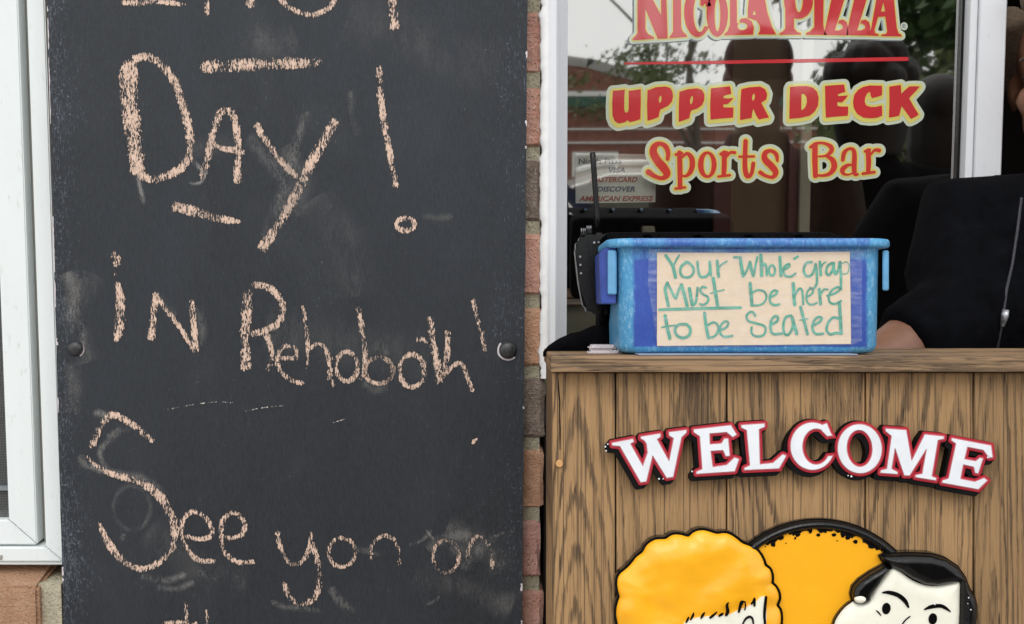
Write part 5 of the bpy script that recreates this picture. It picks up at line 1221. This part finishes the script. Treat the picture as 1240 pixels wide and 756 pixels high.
# zipper laid on the jacket surface
bpy.context.view_layer.update()
mw = JK.matrix_world.copy(); bv = BVHTree.FromPolygons([mw @ v.co for v in JK.data.vertices], [tuple(p.vertices) for p in JK.data.polygons])
zp = []
for px, py in ((1240, 200), (1237, 240), (1232, 280), (1226, 320), (1219, 350), (1214, 385), (1208, 420), (1205, 445)):
    r_ = ray(px, py).normalized(); h = bv.ray_cast(CAM, r_)
    if h[0] is not None: zp.append(h[0] - r_ * 0.0012)
iw = host.matrix_basis.inverted()
if len(zp) > 2:
    mesh_obj('zipper', *tube_vf([iw @ p for p in zp], [0.0016] * len(zp), 6), M['zip'], host, True)
    p = zp[min(4, len(zp) - 1)]; v, f = tube_vf([iw @ (p + Vector(o_)) for o_ in ((.002, -.002, .008), (0.001, -.003, .002), (-.001, -.003, -.008))], [(.0036, .0012), (.0038, .0014), (.002, .0012)], 8); mesh_obj('zipper_pull', v, f, M['steel'], host, True)

def hang(s, fx=.0): return [[V3(-.19, 0, 1.37, s), V3(-.235, .02, 1.10, s), V3(-.22, -.10, .88, s), (0, -.3, -1), (-1, 0, 0), .95], [V3(.19, 0, 1.37, s), V3(.235, .02, 1.10, s), V3(.22, -.10, .88, s), (0, -.3, -1), (1, 0, 0), .95]]
def V3(x, y, z, s): return Vector((x, y, z)) * s
person('short haired person in brown, reflected in the shop window left of centre', (0.61, -0.44, 0), R(4), 1.02, hang(1.02), [M['skin_silhouette'], M['brown_shirt'], M['trousers'], M['hair_silhouette']], 'short', group='people reflected in the window', voxel=.012)
person('person with bushy dark hair, reflected in the middle of the shop window', (0.905, -0.55, 0), R(-6), 1.0, hang(1.0), [M['skin_silhouette'], M['jacket'], M['trousers'], M['hair_dark']], 'bushy', group='people reflected in the window', voxel=.012)
person('person with long dark hair, reflected at the right of the shop window', (1.15, -0.72, 0), R(10), .965, hang(.965), [M['skin_silhouette'], M['jacket'], M['trousers'], M['hair_dark']], 'long', group='people reflected in the window', voxel=.012)

# ---------------------------------------------------------------- across the street (seen as reflections in the shop window)
YB = -38.0
bld = thing('brick_house', 'red brick building with a low gable roof and green fascia, reflected in the shop window', 'building', (2, YB, 0))
box('wall', -14, 27, YB - 12, YB, -0.15, 3.45, M['far_brick'], bld); box('fascia', -14.2, 27.4, YB - .02, YB + 0.35, 3.42, 3.75, M['far_green'], bld); box('trim', -14.2, 27.4, YB + .36, YB + .42, 3.72, 3.86, M['far_white'], bld)
for zz_ in (2.75, 2.35): box('string_course', -14, 27, YB + .002, YB + .08, zz_, zz_ + .05, M['far_white'], bld)
gb = [Vector((-6.5, YB + .3, 3.88)), Vector((4.6, YB + .3, 3.88)), Vector((2.2, YB + .3, 4.55)), Vector((0.6, YB + .3, 4.75)), Vector((-2.5, YB + .3, 4.6))]
bm_obj('gable', prism_bm(gb, [v + Vector((0, -1, 0)) for v in gb]), M['far_brick'], bld)
for a, b in zip(gb[1:], gb[2:] + []):
    f = [a, b, b + Vector((0.05, 0, .28)), a + Vector((0.3, 0, .22))]; f = [v + Vector((0, .05, 0)) for v in f]; bm_obj('roof_edge', prism_bm(f, [v + Vector((0, -1.2, 0)) for v in f]), M['far_roof'], bld)
rf = [Vector((-14.5, YB + .2, 3.86)), Vector((27.6, YB + .2, 3.86)), Vector((25, YB - 6, 4.2)), Vector((-12, YB - 6, 4.2))]
bm_obj('roof', prism_bm(rf, [v + Vector((0, 0, .1)) for v in rf]), M['far_roof'], bld)
for i in range(5): 
    wx = -9 + i * 3.6; wo_ = box('window', wx, wx + 1.4, YB + .001, YB + .06, .6, 2.1, M['far_white'], bld); box('pane', wx + .1, wx + 1.3, YB + .061, YB + .07, .7, 2.0, M['car_glass'], wo_)
def car(label, x0, y, mat, L_=4.6, Hh=1.62):
    r_ = thing('parked_car', label, 'car', (x0, y, -0.13), group='cars parked across the street'); z = -0.13; yb, yf_ = y - .9, y + .9
    prof = [(0, .35), (0.02, .75), (.12, .95), (.55, 1.0), (1.05, 1.55), (1.5, 1.62), (2.6, 1.60), (3.15, 1.42), (3.6, 1.02), (4.35, .92), (4.55, .7), (4.6, .35)]
    f = [Vector((x0 - p[0] * L_ / 4.6, yf_, z + p[1] * Hh / 1.62)) for p in prof]; bm_obj('body', prism_bm(f, [v - Vector((0, 1.8, 0)) for v in f], .06), mat, r_)
    gl = [(.72, 1.02), (1.12, 1.47), (1.6, 1.53), (2.55, 1.51), (3.0, 1.36), (3.4, 1.04)]
    f = [Vector((x0 - p[0] * L_ / 4.6, yf_ + .012, z + p[1] * Hh / 1.62)) for p in gl]; bm_obj('side_glass', prism_bm(f, [v - Vector((0, .05, 0)) for v in f]), M['car_glass'], r_)
    tube('window_trim', [Vector((x0 - p[0] * L_ / 4.6, yf_ + .02, z + p[1] * Hh / 1.62 + .02)) for p in gl], .022, M['chrome'], r_)
    tube('roof_rail', [Vector((x0 - p[0], yf_ - .15, z + p[1] * Hh / 1.62 + .05)) for p in ((1.1, 1.56), (1.4, 1.63), (2.6, 1.62), (2.9, 1.54))], .025, M['chrome'], r_)
    box('door_strip', x0 - 4.4 * L_ / 4.6, x0 - .2, yf_ - .01, yf_ + .03, z + .86, z + .9, M['chrome'], r_)
    for wx in (.85, 3.7):
        c = Vector((x0 - wx * L_ / 4.6, yf_ - .1, z + .34)); t_ = tube('wheel', [c - Vector((0, .12, 0)), c + Vector((0, .13, 0))], [.34, .34], M['rubber'], r_, 20); tube('rim', [c + Vector((0, .1, 0)), c + Vector((0, .14, 0))], [.2, .19], M['chrome'], t_, 14)
        tube('wheel', [c - Vector((0, 1.6, 0)), c - Vector((0, 1.35, 0))], [.34, .34], M['rubber'], r_, 16)
    box('tail_light', x0 - .06, x0 + .02, yf_ - .3, yf_ - .02, z + .72, z + .95, M['red'], r_, .01)
    return r_
car('dark blue car with chrome window trim, reflected at the left of the shop window', 1.35, -7.3, M['car_blue'])
car('silver car parked behind the blue one, reflected in the shop window', 3.6, -12.6, M['car_silver'])
def tree(label, x, y, h, crown, n, leafsize, mat, bare=0, seed=1, trunk=.16, r0=None):
    r_ = random.Random(seed); root = thing('street_tree', label, 'tree', (x, y, -.15), group='trees across the street')
    tips = []; tv = []
    def branch(p, d, L_, rad_, depth):
        pts = [p]; q = p.copy(); dd = d.copy()
        for i in range(4): dd = (dd + Vector((r_.uniform(-.18, .18), r_.uniform(-.18, .18), r_.uniform(-.05, .14)))).normalized(); q = q + dd * L_ / 4; pts.append(q.copy())
        tv.append(tube_vf(pts, [rad_ * (1 - .13 * i) for i in range(5)], 6, False)); tips.append(q)
        if depth > 0:
            for i in range(3 if depth > 1 else 3):
                nd = (dd + Vector((r_.uniform(-.8, .8), r_.uniform(-.8, .8), r_.uniform(.0, .6)))).normalized(); branch(pts[r_.choice([2, 3, 4])], nd, L_ * r_.uniform(.6, .8), rad_ * .55, depth - 1)
    branch(Vector((x, y, -.15)), Vector((0, 0, 1)), h * .42, trunk, 4)
    v, f = merge(tv); mesh_obj('trunk', v, f, M['bark'], root, True)
    cx, cy, cz_, rx, ry, rz = crown; vs, fs = [], []
    cl_ = [Vector((cx + r_.gauss(0, .5) * rx, cy + r_.gauss(0, .5) * ry, cz_ + r_.gauss(0, .5) * rz)) for _ in range(max(8, n // 90))]
    for i in range(n):
        c = r_.choice(cl_) + Vector((r_.gauss(0, .16) * rx, r_.gauss(0, .16) * ry, r_.gauss(0, .16) * rz)); a = Vector((r_.uniform(-1, 1), r_.uniform(-1, 1), r_.uniform(-1, 1))).normalized(); b = a.orthogonal().normalized(); c2 = a.cross(b); s_ = leafsize * r_.uniform(.6, 1.3)
        k0 = len(vs); vs += [c - b * s_, c + c2 * s_ * .5, c + b * s_, c - c2 * s_ * .5]; fs.append((k0, k0 + 1, k0 + 2, k0 + 3))
    cr_ = mesh_obj('crown', vs, fs, mat, root); cr_['kind'] = 'stuff'
tree('thin tree just coming into leaf, reflected in the shop window below the red lettering', 3.45, -20, 8.5, (2.6, -20, 3.1, 1.5, 1.5, .55), 1300, .06, M['leaf'], seed=4, trunk=.10)
tree('dense green tree reflected at the upper right of the shop window', 5.0, -11.5, 7.0, (4.75, -11.5, 3.45, 1.1, 1.5, 1.1), 5200, .10, M['leaf2'], seed=8)
tree('grey green tree reflected behind the dense one at the right of the window', 7.2, -20, 6.0, (7.6, -20, 2.6, 2.3, 2, 1.5), 4200, .13, M['leaf'], seed=12)

# ---------------------------------------------------------------- sky and sun rest on the world; nothing else gives light
